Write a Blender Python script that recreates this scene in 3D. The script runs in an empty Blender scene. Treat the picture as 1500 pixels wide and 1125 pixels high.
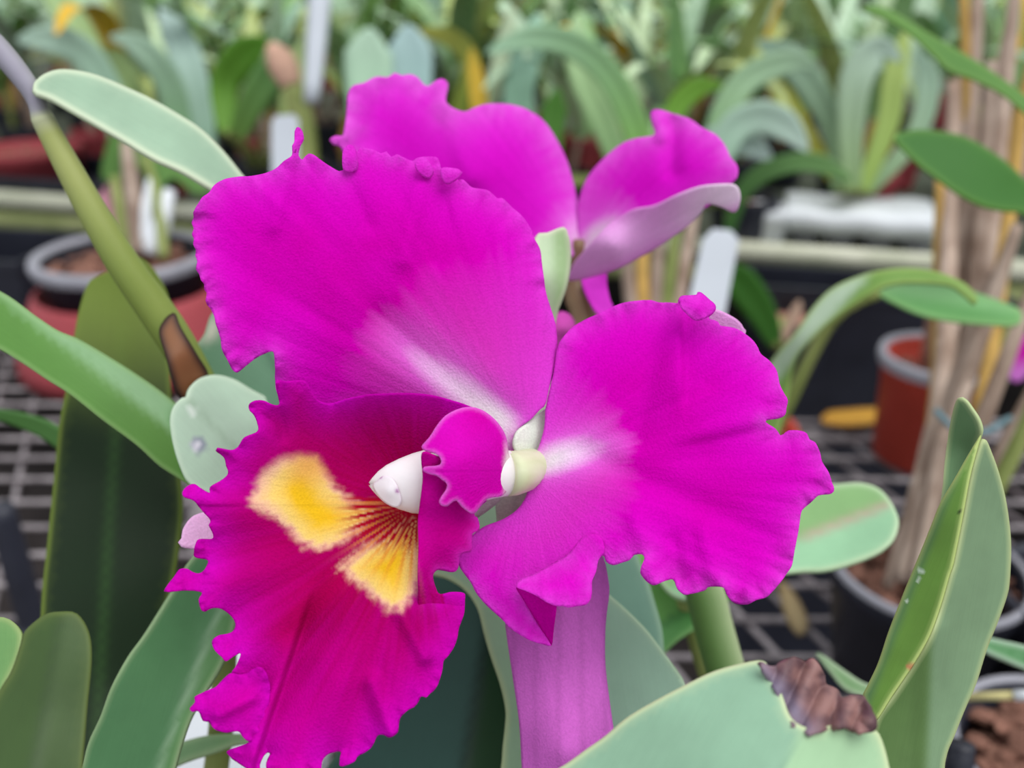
import bpy, bmesh, math, random
import numpy as np
from mathutils import Vector, Matrix
from mathutils.geometry import delaunay_2d_cdt

random.seed(7)
S = bpy.context.scene
COL = S.collection

# ------------------------------------------------------------------ camera, light, exposure
FPX, PITCH, CAMZ, BENCH = 1300.0, math.radians(25), 1.30, 0.82
FOCUS, APERTURE = 0.221, 0.0041
cam_data = bpy.data.cameras.new('camera')
cam_data.sensor_width = 36.0
cam_data.lens = FPX * 36.0 / 1500.0
cam_data.clip_start = 0.01
cam_data.dof.use_dof = True
cam_data.dof.focus_distance = FOCUS
cam_data.dof.aperture_fstop = cam_data.lens / 1000.0 / APERTURE
cam = bpy.data.objects.new('camera', cam_data)
cam.location = (0, 0, CAMZ)
cam.rotation_euler = (math.pi / 2 - PITCH, 0, 0)
COL.objects.link(cam)
S.camera = cam

world = bpy.data.worlds.new('greenhouse_sky')
S.world = world
world.use_nodes = True
bg = world.node_tree.nodes['Background']
bg.inputs[0].default_value = (0.93, 0.97, 1.0, 1)
bg.inputs[1].default_value = 0.85

sun_data = bpy.data.lights.new('soft_sun', 'SUN')
sun_data.energy = 2.2
sun_data.angle = math.radians(50)
sun_data.color = (1.0, 0.98, 0.95)
sun = bpy.data.objects.new('soft_sun', sun_data)
sun.location = (0, 0, 4)
sun.rotation_euler = (math.radians(14), math.radians(20), 0)
COL.objects.link(sun)

S.view_settings.view_transform = 'Standard'
S.view_settings.look = 'None'
S.view_settings.gamma = 1.0
S.view_settings.use_curve_mapping = False
S.view_settings.exposure = 0.0

CP, SP = math.cos(PITCH), math.sin(PITCH)


def P(px, py, d):
    """point seen at pixel (px, py) of the 1500x1125 frame, d metres along the view axis"""
    cx = (px - 750.0) / FPX * d
    cy = (562.5 - py) / FPX * d
    return np.stack(np.broadcast_arrays(cx, cy * SP + d * CP, CAMZ + cy * CP - d * SP), -1)


def V(px, py, d):
    return Vector(P(float(px), float(py), float(d)))


def lin(c):
    c = np.asarray(c, float) / 255.0
    return np.where(c <= 0.04045, c / 12.92, ((c + 0.055) / 1.055) ** 2.4)


# ------------------------------------------------------------------ noise
_rs = np.random.RandomState(3)
_tab = _rs.rand(256, 256)


def vnoise(x, y):
    xi, yi = np.floor(x).astype(int), np.floor(y).astype(int)
    fx, fy = x - xi, y - yi
    fx, fy = fx * fx * (3 - 2 * fx), fy * fy * (3 - 2 * fy)
    a, b = _tab[xi % 256, yi % 256], _tab[(xi + 1) % 256, yi % 256]
    c, d = _tab[xi % 256, (yi + 1) % 256], _tab[(xi + 1) % 256, (yi + 1) % 256]
    return (a * (1 - fx) + b * fx) * (1 - fy) + (c * (1 - fx) + d * fx) * fy


def fbm(x, y, o=3):
    s = 0
    for i in range(o):
        s = s + vnoise(x * 2 ** i + 17 * i, y * 2 ** i + 31 * i) / 2 ** i
    return s / (2 - 2 ** (1 - o))


def sstep(a, b, x):
    t = np.clip((x - a) / (b - a), 0, 1)
    return t * t * (3 - 2 * t)


def mixc(a, b, t):
    t = np.asarray(t)[..., None]
    return np.asarray(a) * (1 - t) + np.asarray(b) * t


# ------------------------------------------------------------------ materials
def mat_new(name):
    m = bpy.data.materials.new(name)
    m.use_nodes = True
    nt = m.node_tree
    nt.nodes.clear()
    return m, nt, nt.nodes, nt.links


def N(nodes, t, **kw):
    n = nodes.new(t)
    for k, v in kw.items():
        setattr(n, k, v)
    return n


def sheet_mat(name, rough=0.55, spec=0.2, transl=0.2, vein=0.0, grain=0.12, bump=0.15, grain_scale=900.0, vein_scale=(60, 2.0)):
    """pigment from the mesh attribute 'pigment'; fine grain and veins add relief"""
    m, nt, n, l = mat_new(name)
    out = N(n, 'ShaderNodeOutputMaterial')
    at = N(n, 'ShaderNodeAttribute', attribute_name='pigment')
    uv = N(n, 'ShaderNodeAttribute', attribute_name='flow')
    geo = N(n, 'ShaderNodeNewGeometry')
    mp = N(n, 'ShaderNodeVectorMath', operation='MULTIPLY')
    mp.inputs[1].default_value = (vein_scale[0], vein_scale[1], 0)
    l.new(uv.outputs['Vector'], mp.inputs[0])
    nv = N(n, 'ShaderNodeTexNoise')
    nv.inputs['Scale'].default_value = 1.0
    nv.inputs['Detail'].default_value = 3
    l.new(mp.outputs[0], nv.inputs['Vector'])
    ng = N(n, 'ShaderNodeTexNoise')
    ng.inputs['Scale'].default_value = grain_scale
    ng.inputs['Detail'].default_value = 2
    l.new(geo.outputs['Position'], ng.inputs['Vector'])
    # brightness factor = 1 + grain*(g-.5) + vein*(v-.5)
    a = N(n, 'ShaderNodeMath', operation='MULTIPLY_ADD')
    a.inputs[1].default_value = grain
    a.inputs[2].default_value = 1 - grain / 2 - vein / 2
    l.new(ng.outputs['Fac'], a.inputs[0])
    b = N(n, 'ShaderNodeMath', operation='MULTIPLY_ADD')
    b.inputs[1].default_value = vein
    l.new(nv.outputs['Fac'], b.inputs[0])
    l.new(a.outputs[0], b.inputs[2])
    vm = N(n, 'ShaderNodeVectorMath', operation='SCALE')
    l.new(at.outputs['Color'], vm.inputs[0])
    l.new(b.outputs[0], vm.inputs['Scale'])
    bs = N(n, 'ShaderNodeBsdfPrincipled')
    l.new(vm.outputs[0], bs.inputs['Base Color'])
    bs.inputs['Roughness'].default_value = rough
    bs.inputs['Specular IOR Level'].default_value = spec
    h = N(n, 'ShaderNodeMath', operation='MULTIPLY_ADD')
    h.inputs[1].default_value = 0.6
    l.new(nv.outputs['Fac'], h.inputs[0])
    l.new(ng.outputs['Fac'], h.inputs[2])
    bp = N(n, 'ShaderNodeBump')
    bp.inputs['Strength'].default_value = bump
    bp.inputs['Distance'].default_value = 0.0006
    l.new(h.outputs[0], bp.inputs['Height'])
    l.new(bp.outputs[0], bs.inputs['Normal'])
    if transl > 0:
        tr = N(n, 'ShaderNodeBsdfTranslucent')
        l.new(vm.outputs[0], tr.inputs['Color'])
        mx = N(n, 'ShaderNodeMixShader')
        mx.inputs[0].default_value = transl
        l.new(bs.outputs[0], mx.inputs[1])
        l.new(tr.outputs[0], mx.inputs[2])
        l.new(mx.outputs[0], out.inputs[0])
    else:
        l.new(bs.outputs[0], out.inputs[0])
    return m


def plain_mat(name, rgb, rough=0.6, spec=0.3, var=0.25, scale=40.0, rgb2=None, bump=0.1, stretch=(1, 1, 1), rand=0.0):
    m, nt, n, l = mat_new(name)
    out = N(n, 'ShaderNodeOutputMaterial')
    tc = N(n, 'ShaderNodeTexCoord')
    mp = N(n, 'ShaderNodeMapping')
    mp.inputs['Scale'].default_value = stretch
    l.new(tc.outputs['Object'], mp.inputs[0])
    ns = N(n, 'ShaderNodeTexNoise')
    ns.inputs['Scale'].default_value = scale
    ns.inputs['Detail'].default_value = 4
    l.new(mp.outputs[0], ns.inputs['Vector'])
    cr = N(n, 'ShaderNodeValToRGB')
    c1 = lin(rgb)
    c2 = lin(rgb2) if rgb2 is not None else np.clip(c1 * (1 + var), 0, 0.95)
    c0 = c1 * (1 - var)
    cr.color_ramp.elements[0].position = 0.3
    cr.color_ramp.elements[1].position = 0.72
    cr.color_ramp.elements[0].color = (*c0, 1)
    cr.color_ramp.elements[1].color = (*c2, 1)
    l.new(ns.outputs['Fac'], cr.inputs[0])
    bs = N(n, 'ShaderNodeBsdfPrincipled')
    bs.inputs['Roughness'].default_value = rough
    bs.inputs['Specular IOR Level'].default_value = spec
    src = cr.outputs[0]
    if rand > 0:
        oi = N(n, 'ShaderNodeObjectInfo')
        ma = N(n, 'ShaderNodeMath', operation='MULTIPLY_ADD')
        ma.inputs[1].default_value = rand
        ma.inputs[2].default_value = 1 - rand / 2
        l.new(oi.outputs['Random'], ma.inputs[0])
        vm = N(n, 'ShaderNodeVectorMath', operation='SCALE')
        l.new(src, vm.inputs[0])
        l.new(ma.outputs[0], vm.inputs['Scale'])
        src = vm.outputs[0]
    l.new(src, bs.inputs['Base Color'])
    if bump > 0:
        bp = N(n, 'ShaderNodeBump')
        bp.inputs['Strength'].default_value = bump
        bp.inputs['Distance'].default_value = 0.002
        l.new(ns.outputs['Fac'], bp.inputs['Height'])
        l.new(bp.outputs[0], bs.inputs['Normal'])
    l.new(bs.outputs[0], out.inputs[0])
    return m


M_PETAL = sheet_mat('petal_velvet', 0.8, 0.02, 0.22, vein=0.18, grain=0.34, bump=0.4, vein_scale=(26, 1.2), grain_scale=1700)
M_LIP = sheet_mat('lip_velvet', 0.8, 0.02, 0.15, vein=0.12, grain=0.30, bump=0.4, vein_scale=(26, 1.2), grain_scale=1700)
M_WAX = sheet_mat('column_wax', 0.4, 0.3, 0.12, vein=0.0, grain=0.04, bump=0.05)
M_LEAF = sheet_mat('leaf_bloom', 0.5, 0.28, 0.06, vein=0.14, grain=0.07, bump=0.12, vein_scale=(160, 3.0), grain_scale=300)
M_LEAF_FAR = sheet_mat('leaf_plain', 0.5, 0.25, 0.08, vein=0.1, grain=0.05, bump=0.05, vein_scale=(90, 3.0), grain_scale=200)
M_RED = plain_mat('red_plastic', (166, 70, 78), 0.55, 0.3, 0.08, 20)
M_REDPOT = plain_mat('terracotta_plastic', (196, 74, 60), 0.5, 0.3, 0.08, 20)
M_BLACK = plain_mat('black_plastic', (40, 42, 54), 0.45, 0.4, 0.2, 30)
M_GREYRIM = plain_mat('grey_plastic', (150, 150, 160), 0.5, 0.4, 0.1, 30)
M_WHITE = plain_mat('white_plastic', (226, 230, 236), 0.5, 0.4, 0.05, 12)
M_LABEL = plain_mat('dull_white_plastic', (192, 198, 208), 0.5, 0.4, 0.05, 12)
M_BARK = plain_mat('bark', (118, 70, 64), 0.9, 0.1, 0.5, 120, rgb2=(178, 134, 116), bump=0.5, rand=0.7)
M_WIRE = plain_mat('galvanised_wire', (118, 110, 114), 0.5, 0.4, 0.2, 60, rgb2=(172, 164, 168))
M_RAIL = plain_mat('weathered_rail', (188, 192, 168), 0.7, 0.2, 0.14, 9, rgb2=(214, 214, 196), stretch=(1, 6, 6))
M_RAIL_G = plain_mat('mossy_rail', (140, 152, 96), 0.8, 0.15, 0.2, 9, rgb2=(176, 182, 130), stretch=(1, 6, 6))
M_FLOOR = plain_mat('damp_ground', (72, 66, 66), 0.95, 0.1, 0.4, 6)
M_WALL = plain_mat('dim_wall', (92, 98, 86), 0.9, 0.1, 0.3, 3)
M_CANE = plain_mat('dry_cane', (158, 132, 116), 0.8, 0.15, 0.3, 50, rgb2=(196, 176, 162), stretch=(1, 1, 0.12), rand=0.5)
M_CANE_Y = plain_mat('yellow_cane', (186, 150, 84), 0.7, 0.2, 0.25, 50, stretch=(1, 1, 0.12), rand=0.3)
M_CANE_G = plain_mat('green_cane', (122, 140, 66), 0.55, 0.3, 0.2, 50, rgb2=(160, 168, 104), stretch=(1, 1, 0.12), rand=0.3)
M_TIE = plain_mat('blue_tie', (110, 140, 150), 0.6, 0.3, 0.1, 30)
M_CREAM = plain_mat('cream_label', (238, 216, 150), 0.6, 0.3, 0.05, 10)
M_PINK = plain_mat('pink_label', (222, 158, 178), 0.6, 0.3, 0.06, 10)
M_YELLOW = plain_mat('yellow_leaf', (214, 172, 52), 0.6, 0.2, 0.15, 40)
M_STRAW = plain_mat('straw', (206, 196, 140), 0.7, 0.2, 0.15, 60)
GREENS = []
for i, (c, c2) in enumerate([((158, 190, 156), (190, 214, 186)), ((112, 158, 96), (150, 188, 128)), ((160, 180, 96), (190, 202, 128)),
                             ((134, 170, 146), (170, 200, 178)), ((98, 140, 70), (132, 172, 96)), ((178, 206, 156), (204, 224, 186))]):
    GREENS.append(plain_mat('far_leaf_green_%s' % 'abcdef'[i], c, 0.4, 0.5, 0.12, 25, rgb2=c2, bump=0.0, rand=0.4))


# ------------------------------------------------------------------ object helpers
def tag(o, label=None, cat=None, group=None, kind=None):
    for k, v in (('label', label), ('category', cat), ('group', group), ('kind', kind)):
        if v:
            o[k] = v
    return o


def thing(name, label, cat, loc, group=None):
    o = bpy.data.objects.new(name, None)
    o.empty_display_size = 0.02
    o.location = loc
    COL.objects.link(o)
    return tag(o, label, cat, group)


def world_loc(o):
    p = Vector((0, 0, 0))
    while o:
        p += o.location
        o = o.parent
    return p


def link_mesh(name, verts, faces, mats, parent=None, smooth=True, attrs=None, thick=0.0, midx=None, origin=None):
    """one mesh object whose verts are given in world space"""
    me = bpy.data.meshes.new(name)
    verts = np.asarray(verts, float)
    off = np.array(world_loc(parent)) if parent else np.zeros(3)
    if parent is None and origin is not None:
        off = np.asarray(origin, float)
    me.from_pydata((verts - off).tolist(), [], [list(map(int, f)) for f in faces])
    for m in (mats if isinstance(mats, (list, tuple)) else [mats]):
        me.materials.append(m)
    if smooth:
        me.polygons.foreach_set('use_smooth', [True] * len(me.polygons))
    if midx is not None:
        me.polygons.foreach_set('material_index', list(midx))
    for k, a in (attrs or {}).items():
        if k == 'pigment':
            at = me.attributes.new('pigment', 'FLOAT_COLOR', 'POINT')
            at.data.foreach_set('color', np.concatenate([a, np.ones((len(a), 1))], 1).astype(np.float32).ravel())
        else:
            at = me.attributes.new(k, 'FLOAT_VECTOR', 'POINT')
            at.data.foreach_set('vector', np.asarray(a, np.float32).ravel())
    me.update()
    o = bpy.data.objects.new(name, me)
    COL.objects.link(o)
    if parent:
        o.parent = parent
    elif origin is not None:
        o.location = origin
    if thick > 0:
        md = o.modifiers.new('thickness', 'SOLIDIFY')
        md.thickness = thick
        md.offset = 0
    return o


# ------------------------------------------------------------------ curved sheets grown from an outline
def crom(pts, step, closed=True):
    """Catmull-Rom through pts, resampled about every step"""
    p = np.asarray(pts, float)
    n = len(p)
    out = []
    for i in range(n if closed else n - 1):
        p0, p1, p2, p3 = (p[(i - 1) % n], p[i], p[(i + 1) % n], p[(i + 2) % n]) if closed else (
            p[max(i - 1, 0)], p[i], p[i + 1], p[min(i + 2, n - 1)])
        L = np.linalg.norm((p2 - p1)[:2]) if p.shape[1] > 3 else np.linalg.norm(p2 - p1)
        k = max(1, int(round(L / step)))
        for j in range(k):
            t = j / k
            out.append(0.5 * (2 * p1 + (p2 - p0) * t + (2 * p0 - 5 * p1 + 4 * p2 - p3) * t * t + (3 * p1 - p0 - 3 * p2 + p3) * t ** 3))
    if not closed:
        out.append(p[-1])
    return np.array(out)


def inside(poly, q):
    x, y = q[:, 0], q[:, 1]
    c = np.zeros(len(q), bool)
    n = len(poly)
    for i in range(n):
        x1, y1 = poly[i]
        x2, y2 = poly[(i + 1) % n]
        if y1 == y2:
            continue
        m = ((y1 > y) != (y2 > y)) & (x < (x2 - x1) * (y - y1) / (y2 - y1) + x1)
        c ^= m
    return c


def edge_dist(poly, q):
    d = np.full(len(q), 1e9)
    k = np.zeros(len(q))
    n = len(poly)
    for i in range(n):
        a, b = poly[i], poly[(i + 1) % n]
        ab = b - a
        L2 = (ab ** 2).sum() + 1e-9
        t = np.clip(((q - a) @ ab) / L2, 0, 1)
        dd = np.hypot(*(q - a - t[:, None] * ab).T)
        m = dd < d
        d[m] = dd[m]
        k[m] = i + t[m]
    return d, k


def seg(p, q, xy):
    """signed and unsigned distance to segment p-q"""
    p, q = np.asarray(p, float), np.asarray(q, float)
    ab = q - p
    L = math.hypot(*ab)
    t = np.clip(((xy - p) @ ab) / L ** 2, 0, 1)
    d = np.hypot(*(xy - p - t[:, None] * ab).T)
    s = ((xy[:, 0] - p[0]) * ab[1] - (xy[:, 1] - p[1]) * ab[0]) / L
    return s, d, t


def tps(ctrl):
    c = np.asarray(ctrl, float)
    X, z = c[:, :2] / 300.0, c[:, 2]
    n = len(X)

    def K(a, b):
        r2 = ((a[:, None] - b[None]) ** 2).sum(-1) + 1e-12
        return 0.5 * r2 * np.log(r2)
    if n < 4:
        A = np.c_[np.ones(n), X]
        w = np.linalg.lstsq(A, z, rcond=None)[0]
        return lambda q: np.c_[np.ones(len(q)), q / 300.0] @ w
    A = np.zeros((n + 3, n + 3))
    A[:n, :n] = K(X, X) + 1e-4 * np.eye(n)
    A[:n, n] = 1
    A[:n, n + 1:] = X
    A[n:, :n] = A[:n, n:].T
    w = np.linalg.solve(A, np.r_[z, 0, 0, 0])
    return lambda q: K(q / 300.0, X) @ w[:n] + np.c_[np.ones(len(q)), q / 300.0] @ w[n:]


def sheet(outline, depth, color, step=5.0, base=None, grid=None, ruffle=None, bends=(), smooth=True, flow=None):
    """a curved sheet: outline (pixels) + depth field -> world-space verts, faces, attributes"""
    o = crom(outline, step) if smooth else np.asarray(outline, float)
    keep = [0]
    for i in range(1, len(o)):
        if np.hypot(*(o[i] - o[keep[-1]])) > step * 0.35:
            keep.append(i)
    if np.hypot(*(o[keep[-1]] - o[0])) < step * 0.35:
        keep.pop()
    o = o[keep]
    g = grid or step
    x0, y0 = o.min(0)
    x1, y1 = o.max(0)
    pts = []
    row = 0
    y = y0
    while y < y1:
        xs = np.arange(x0 + (g / 2 if row % 2 else 0), x1, g)
        pts.append(np.c_[xs, np.full(len(xs), y)])
        y += g * 0.866
        row += 1
    q = np.concatenate(pts)
    q = q[inside(o, q)]
    ed, _ = edge_dist(o, q)
    rings_ = [min(4.0, step)] + ([9.0] if step >= 5.5 else [])
    q = q[ed > rings_[-1] + g * 0.5]
    tg = np.roll(o, -1, 0) - np.roll(o, 1, 0)
    nn_ = np.c_[-tg[:, 1], tg[:, 0]] / (np.hypot(tg[:, 0], tg[:, 1])[:, None] + 1e-9)
    area = (o[:, 0] * np.roll(o[:, 1], -1) - np.roll(o[:, 0], -1) * o[:, 1]).sum()
    for ring in rings_:
        rg = o + nn_ * ring * (1 if area > 0 else -1)
        er, _ = edge_dist(o, rg)
        rg = rg[inside(o, rg) & (er > ring * 0.85)]
        if len(rg):
            kp = [0]
            for i in range(1, len(rg)):
                if np.hypot(*(rg[i] - rg[kp[-1]])) > step * 0.6:
                    kp.append(i)
            q = np.concatenate([q, rg[kp]])
    allp = np.concatenate([o, q])
    n = len(o)
    res = delaunay_2d_cdt([Vector(p) for p in allp], [], [list(range(n))], 1, 1e-4)
    xy = np.array([tuple(v) for v in res[0]])
    faces = [list(f) for f in res[2]]
    ed, k = edge_dist(o, xy)
    d = depth(xy) if callable(depth) else tps(depth)(xy)
    if base is not None:
        r = np.hypot(xy[:, 0] - base[0], xy[:, 1] - base[1])
        an = np.arctan2(xy[:, 1] - base[1], xy[:, 0] - base[0])
    else:
        r, an = xy[:, 1], xy[:, 0] / 300.0
    if ruffle:
        for amp, wid, per, ph in ruffle:
            arc = k / len(o) * len(o) * step
            d = d + amp * (0.35 + 1.1 * fbm(arc / 90 + ph, 0 * arc + 3, 2)) * np.exp(-(ed / wid) ** 1.3) * 2.6 * (fbm(arc / per * 2 + 7 * ph, 0 * arc + ph, 2) - .5) * (sstep(110, 300, r) if base is not None else 1)
    for b in bends:
        if b[0] == 'ridge':
            _, p, qq, amp, w = b
            s, dd, t = seg(p, qq, xy)
            d = d + amp * np.exp(-(dd / w) ** 2)
        elif b[0] == 'step':
            _, p, qq, amp, w, reach = b
            s, dd, t = seg(p, qq, xy)
            d = d + amp * np.tanh(s / w) * np.exp(-(dd / reach) ** 2)
        elif b[0] == 'fold':      # V fold about an infinite line, slope in m per px
            _, p, qq, slope, w = b
            s, dd, t = seg(p, qq, xy)
            d = d + slope * (np.sqrt(s * s + w * w) - w)
        elif b[0] == 'fn':
            d = d + b[1](xy, r, an, ed)
    col = color(xy, ed, r, an, k * step)
    if flow is not None:
        s, dd, t = seg(flow[0], flow[1], xy)
        fl = np.c_[s / 300.0, t, 0 * s]
    else:
        fl = np.c_[an, r / 300.0, 0 * r]
    w = P(xy[:, 0], xy[:, 1], d)
    # face the camera
    f0 = np.array(faces)
    a, b2, c = w[f0[:, 0]], w[f0[:, 1]], w[f0[:, 2]]
    nr = np.cross(b2 - a, c - a)
    flip = ((np.array([0, 0, CAMZ]) - a) * nr).sum(1) < 0
    f0[flip] = f0[flip][:, ::-1]
    return w, f0, np.clip(col, 0, 1), fl


def build(name, sheets, mat, parent, thick=0.0005):
    W, F, C, L = [], [], [], []
    n = 0
    for w, f, c, fl in sheets:
        W.append(w)
        F.append(f + n)
        C.append(c)
        L.append(fl)
        n += len(w)
    return link_mesh(name, np.concatenate(W), np.concatenate(F), mat, parent,
                     attrs={'pigment': np.concatenate(C), 'flow': np.concatenate(L)}, thick=thick)


def loft(rings, closed_ends=True):
    """rings: list of (k,3) arrays"""
    k = len(rings[0])
    W = np.concatenate(rings)
    F = []
    for i in range(len(rings) - 1):
        for j in range(k):
            a, b = i * k + j, i * k + (j + 1) % k
            F.append([a, b, b + k, a + k])
    if closed_ends:
        F.append(list(range(k))[::-1])
        F.append([(len(rings) - 1) * k + j for j in range(k)])
    return W, F


def tube(path, radii, k=10, flat=1.0):
    path = [Vector(p) for p in path]
    rings = []
    ref = Vector((0.13, -0.9, 0.3))
    for i, p in enumerate(path):
        t = (path[min(i + 1, len(path) - 1)] - path[max(i - 1, 0)]).normalized()
        u = t.cross(ref).normalized()
        v = t.cross(u).normalized()
        r = radii[i] if hasattr(radii, '__len__') else radii
        rings.append(np.array([p + u * (r * math.cos(a)) + v * (r * flat * math.sin(a)) for a in [2 * math.pi * j / k for j in range(k)]]))
    return loft(rings)


def pxtube(pts, step=20, k=12):
    """pts: (px, py, depth, radius_px) -> smooth tube"""
    c = crom(pts, step, closed=False)
    path = [P(a, b, d) for a, b, d, r in c]
    rad = [r * d / FPX for a, b, d, r in c]
    return tube(path, rad, k), c


# ------------------------------------------------------------------ the setting
def box(x0, y0, z0, x1, y1, z1):
    v = [(x, y, z) for x in (x0, x1) for y in (y0, y1) for z in (z0, z1)]
    f = [[0, 1, 3, 2], [4, 6, 7, 5], [0, 4, 5, 1], [2, 3, 7, 6], [0, 2, 6, 4], [1, 5, 7, 3]]
    return v, f


def merge(parts):
    W, F, n = [], [], 0
    for v, f in parts:
        W.append(np.asarray(v, float))
        F += [[i + n for i in ff] for ff in f]
        n += len(v)
    return np.concatenate(W), F


v, f = box(-14, -3, -0.05, 14, 12, 0)
tag(link_mesh('floor', v, f, M_FLOOR, smooth=False), kind='structure')
v, f = box(-14, 9.0, 0, 14, 9.1, 1.7)
tag(link_mesh('wall_back', v, f, M_WALL, smooth=False), kind='structure')


def wire_bench(label, x0, x1, y0, y1, skew, cell):
    t = thing('wire_bench', label, 'bench', ((x0 + x1) / 2, (y0 + y1) / 2, 0))

    def R(x, y, z):
        return (x - skew * (y - y0), y, z)
    nx, ny = int((x1 - x0) / cell), int((y1 - y0) / cell)
    for i in range(nx + 1):
        x = x0 + (x1 - x0) * i / nx
        v, f = tube([R(x, y0, BENCH - 0.0085), R(x, y1, BENCH - 0.0085)], 0.0029, 6)
        link_mesh('wire', v, f, M_WIRE, t)
    for i in range(ny + 1):
        y = y0 + (y1 - y0) * i / ny
        v, f = tube([R(x0, y, BENCH - 0.0029), R(x1, y, BENCH - 0.0029)], 0.0029, 6)
        link_mesh('wire', v, f, M_WIRE, t)
    for a, b in (((x0, y0), (x1, y0)), ((x1, y0), (x1, y1)), ((x1, y1), (x0, y1)), ((x0, y1), (x0, y0))):
        v, f = tube([R(*a, BENCH - 0.022), R(*b, BENCH - 0.022)], 0.011, 8)
        link_mesh('frame_bar', v, f, M_WIRE, t)
    for a in ((x0, y0), (x1, y0), (x0, y1), (x1, y1)):
        p = R(*a, 0)
        v, f = tube([(p[0], p[1], 0), (p[0], p[1], BENCH - 0.02)], 0.015, 8)
        link_mesh('leg', v, f, M_WIRE, t)
    return t


wire_bench('galvanised wire mesh bench under the dusty red pot at the left', -1.00, -0.035, 0.05, 1.24, 0.40, 0.044)
wire_bench('galvanised wire mesh bench under the terracotta pot and cane clump', 0.0, 1.40, 0.05, 0.93, 0.40, 0.044)

# far bench: slab with a two-bar front rail
RA, RB = V(-420, 267, 1.86), V(1900, 424, 1.21)
RA.z = RB.z = BENCH + 0.085
rdir = (RB - RA)
rlen = rdir.length
rdir.normalize()
rfwd = Vector((-rdir.y, rdir.x, 0))
FARZ = RA.z - 0.012


def farpt(t, n, z=0.0):
    p = RA + rdir * (rlen * t) + rfwd * n
    return Vector((p.x, p.y, FARZ + z))


t = thing('far_bench', 'long far bench edged with a pale weathered rail, crowded with potted orchids', 'bench', farpt(0.5, 0.5, -FARZ))
c = [farpt(-0.6, 0.03, -0.02), farpt(1.5, 0.03, -0.02), farpt(1.5, 4.2, -0.02), farpt(-0.6, 4.2, -0.02)]
vv = [tuple(p) for p in c] + [(p.x, p.y, p.z + 0.018) for p in c]
link_mesh('bench_top', vv, [[3, 2, 1, 0], [4, 5, 6, 7], [0, 1, 5, 4], [1, 2, 6, 5], [2, 3, 7, 6], [3, 0, 4, 7]], M_WALL, t, smooth=False)
for zz, nn, mt, hh in ((0.012, 0.0, M_RAIL, 0.016), (-0.030, 0.008, M_RAIL_G, 0.020)):
    a, b = farpt(-0.1, nn, zz), farpt(1.1, nn, zz)
    r = [tube([a, b], hh, 12)]
    link_mesh('rail', *r[0], mt, t)
for tt in (0.0, 0.45, 0.95):
    for nn in (0.08, 4.0):
        a = farpt(tt, nn)
        v, f = tube([(a.x, a.y, 0), (a.x, a.y, FARZ - 0.02)], 0.02, 8)
        link_mesh('leg', v, f, M_WIRE, t)


def fb(px, n):
    best = min(np.linspace(-.3, 1.3, 400), key=lambda t: abs(750 + FPX * farpt(t, n).x / (farpt(t, n).y * CP + (CAMZ - farpt(t, n).z) * SP) - px))
    return farpt(best, n)


# ------------------------------------------------------------------ pots
def lathe(prof, c, k=40, ends=None):
    rings = [np.array([(c[0] + r * math.cos(2 * math.pi * j / k), c[1] + r * math.sin(2 * math.pi * j / k), c[2] + z) for j in range(k)]) for r, z in prof]
    closed = (prof[0][1] < .02 and len(prof) > 6) or prof[-1][0] < .002 if ends is None else ends
    return loft(rings, closed)


def pot_profile(r, h, lip=0.006, taper=0.78, wall=0.003):
    return [(r * taper * 0.9, 0), (r * taper, 0.003), (r - lip * 0.4, h - 0.016), (r, h - 0.015), (r, h - 0.003), (r - 0.0015, h), (r - 0.0045, h), (r - 0.006, h - 0.004),
            (r - 0.007, h - 0.03), (r * 0.8, h - 0.031)]


_chip = None


def chip_mesh():
    global _chip
    if _chip is None:
        _chip = []
        for s in range(4):
            rr = random.Random(s)
            bm = bmesh.new()
            bmesh.ops.create_icosphere(bm, subdivisions=1, radius=0.5)
            for vv in bm.verts:
                vv.co.x *= 1.0 + rr.uniform(-.25, .25)
                vv.co.y *= 0.7 + rr.uniform(-.2, .2)
                vv.co.z *= 0.42 + rr.uniform(-.12, .12)
            me = bpy.data.meshes.new('bark_chip')
            bm.to_mesh(me)
            bm.free()
            me.materials.append(M_BARK)
            _chip.append(me)
    return _chip


def add_chips(parent, c, r, z, n, size=0.016):
    off = world_loc(parent)
    for i in range(n):
        rad = r * math.sqrt(random.random()) * 0.9
        a = random.uniform(0, 6.28)
        o = bpy.data.objects.new('bark_chip', random.choice(chip_mesh()))
        s = size * random.uniform(0.7, 1.35)
        o.scale = (s, s, s)
        o.location = Vector((c[0] + rad * math.cos(a), c[1] + rad * math.sin(a), z + random.uniform(-0.002, 0.006))) - off
        o.rotation_euler = (random.uniform(-.5, .5), random.uniform(-.5, .5), random.uniform(0, 6.28))
        o.parent = parent
        COL.objects.link(o)


def bark_stuff(parent, c, r, z, n=70, size=0.018):
    """bark too far away to pick apart: one joined part"""
    ms = chip_mesh()
    parts = [(lathe([(r, z - c[2] - 0.012), (r * 0.5, z - c[2] - 0.002), (0.001, z - c[2])], c, 20))]
    for i in range(n):
        me = random.choice(ms)
        rad = r * math.sqrt(random.random()) * 0.92
        a = random.uniform(0, 6.28)
        s = size * random.uniform(.7, 1.3)
        m = Matrix.Translation((c[0] + rad * math.cos(a), c[1] + rad * math.sin(a), z)) @ Matrix.Rotation(random.uniform(0, 6.28), 4, 'Z') @ Matrix.Rotation(random.uniform(-.5, .5), 4, 'X') @ Matrix.Scale(s, 4)
        parts.append(([tuple(m @ vv.co) for vv in me.vertices], [list(p.vertices) for p in me.polygons]))
    v, f = merge(parts)
    o = link_mesh('potting_bark', v, f, M_BARK, parent, smooth=False)
    o['kind'] = 'stuff'
    return o


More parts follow.
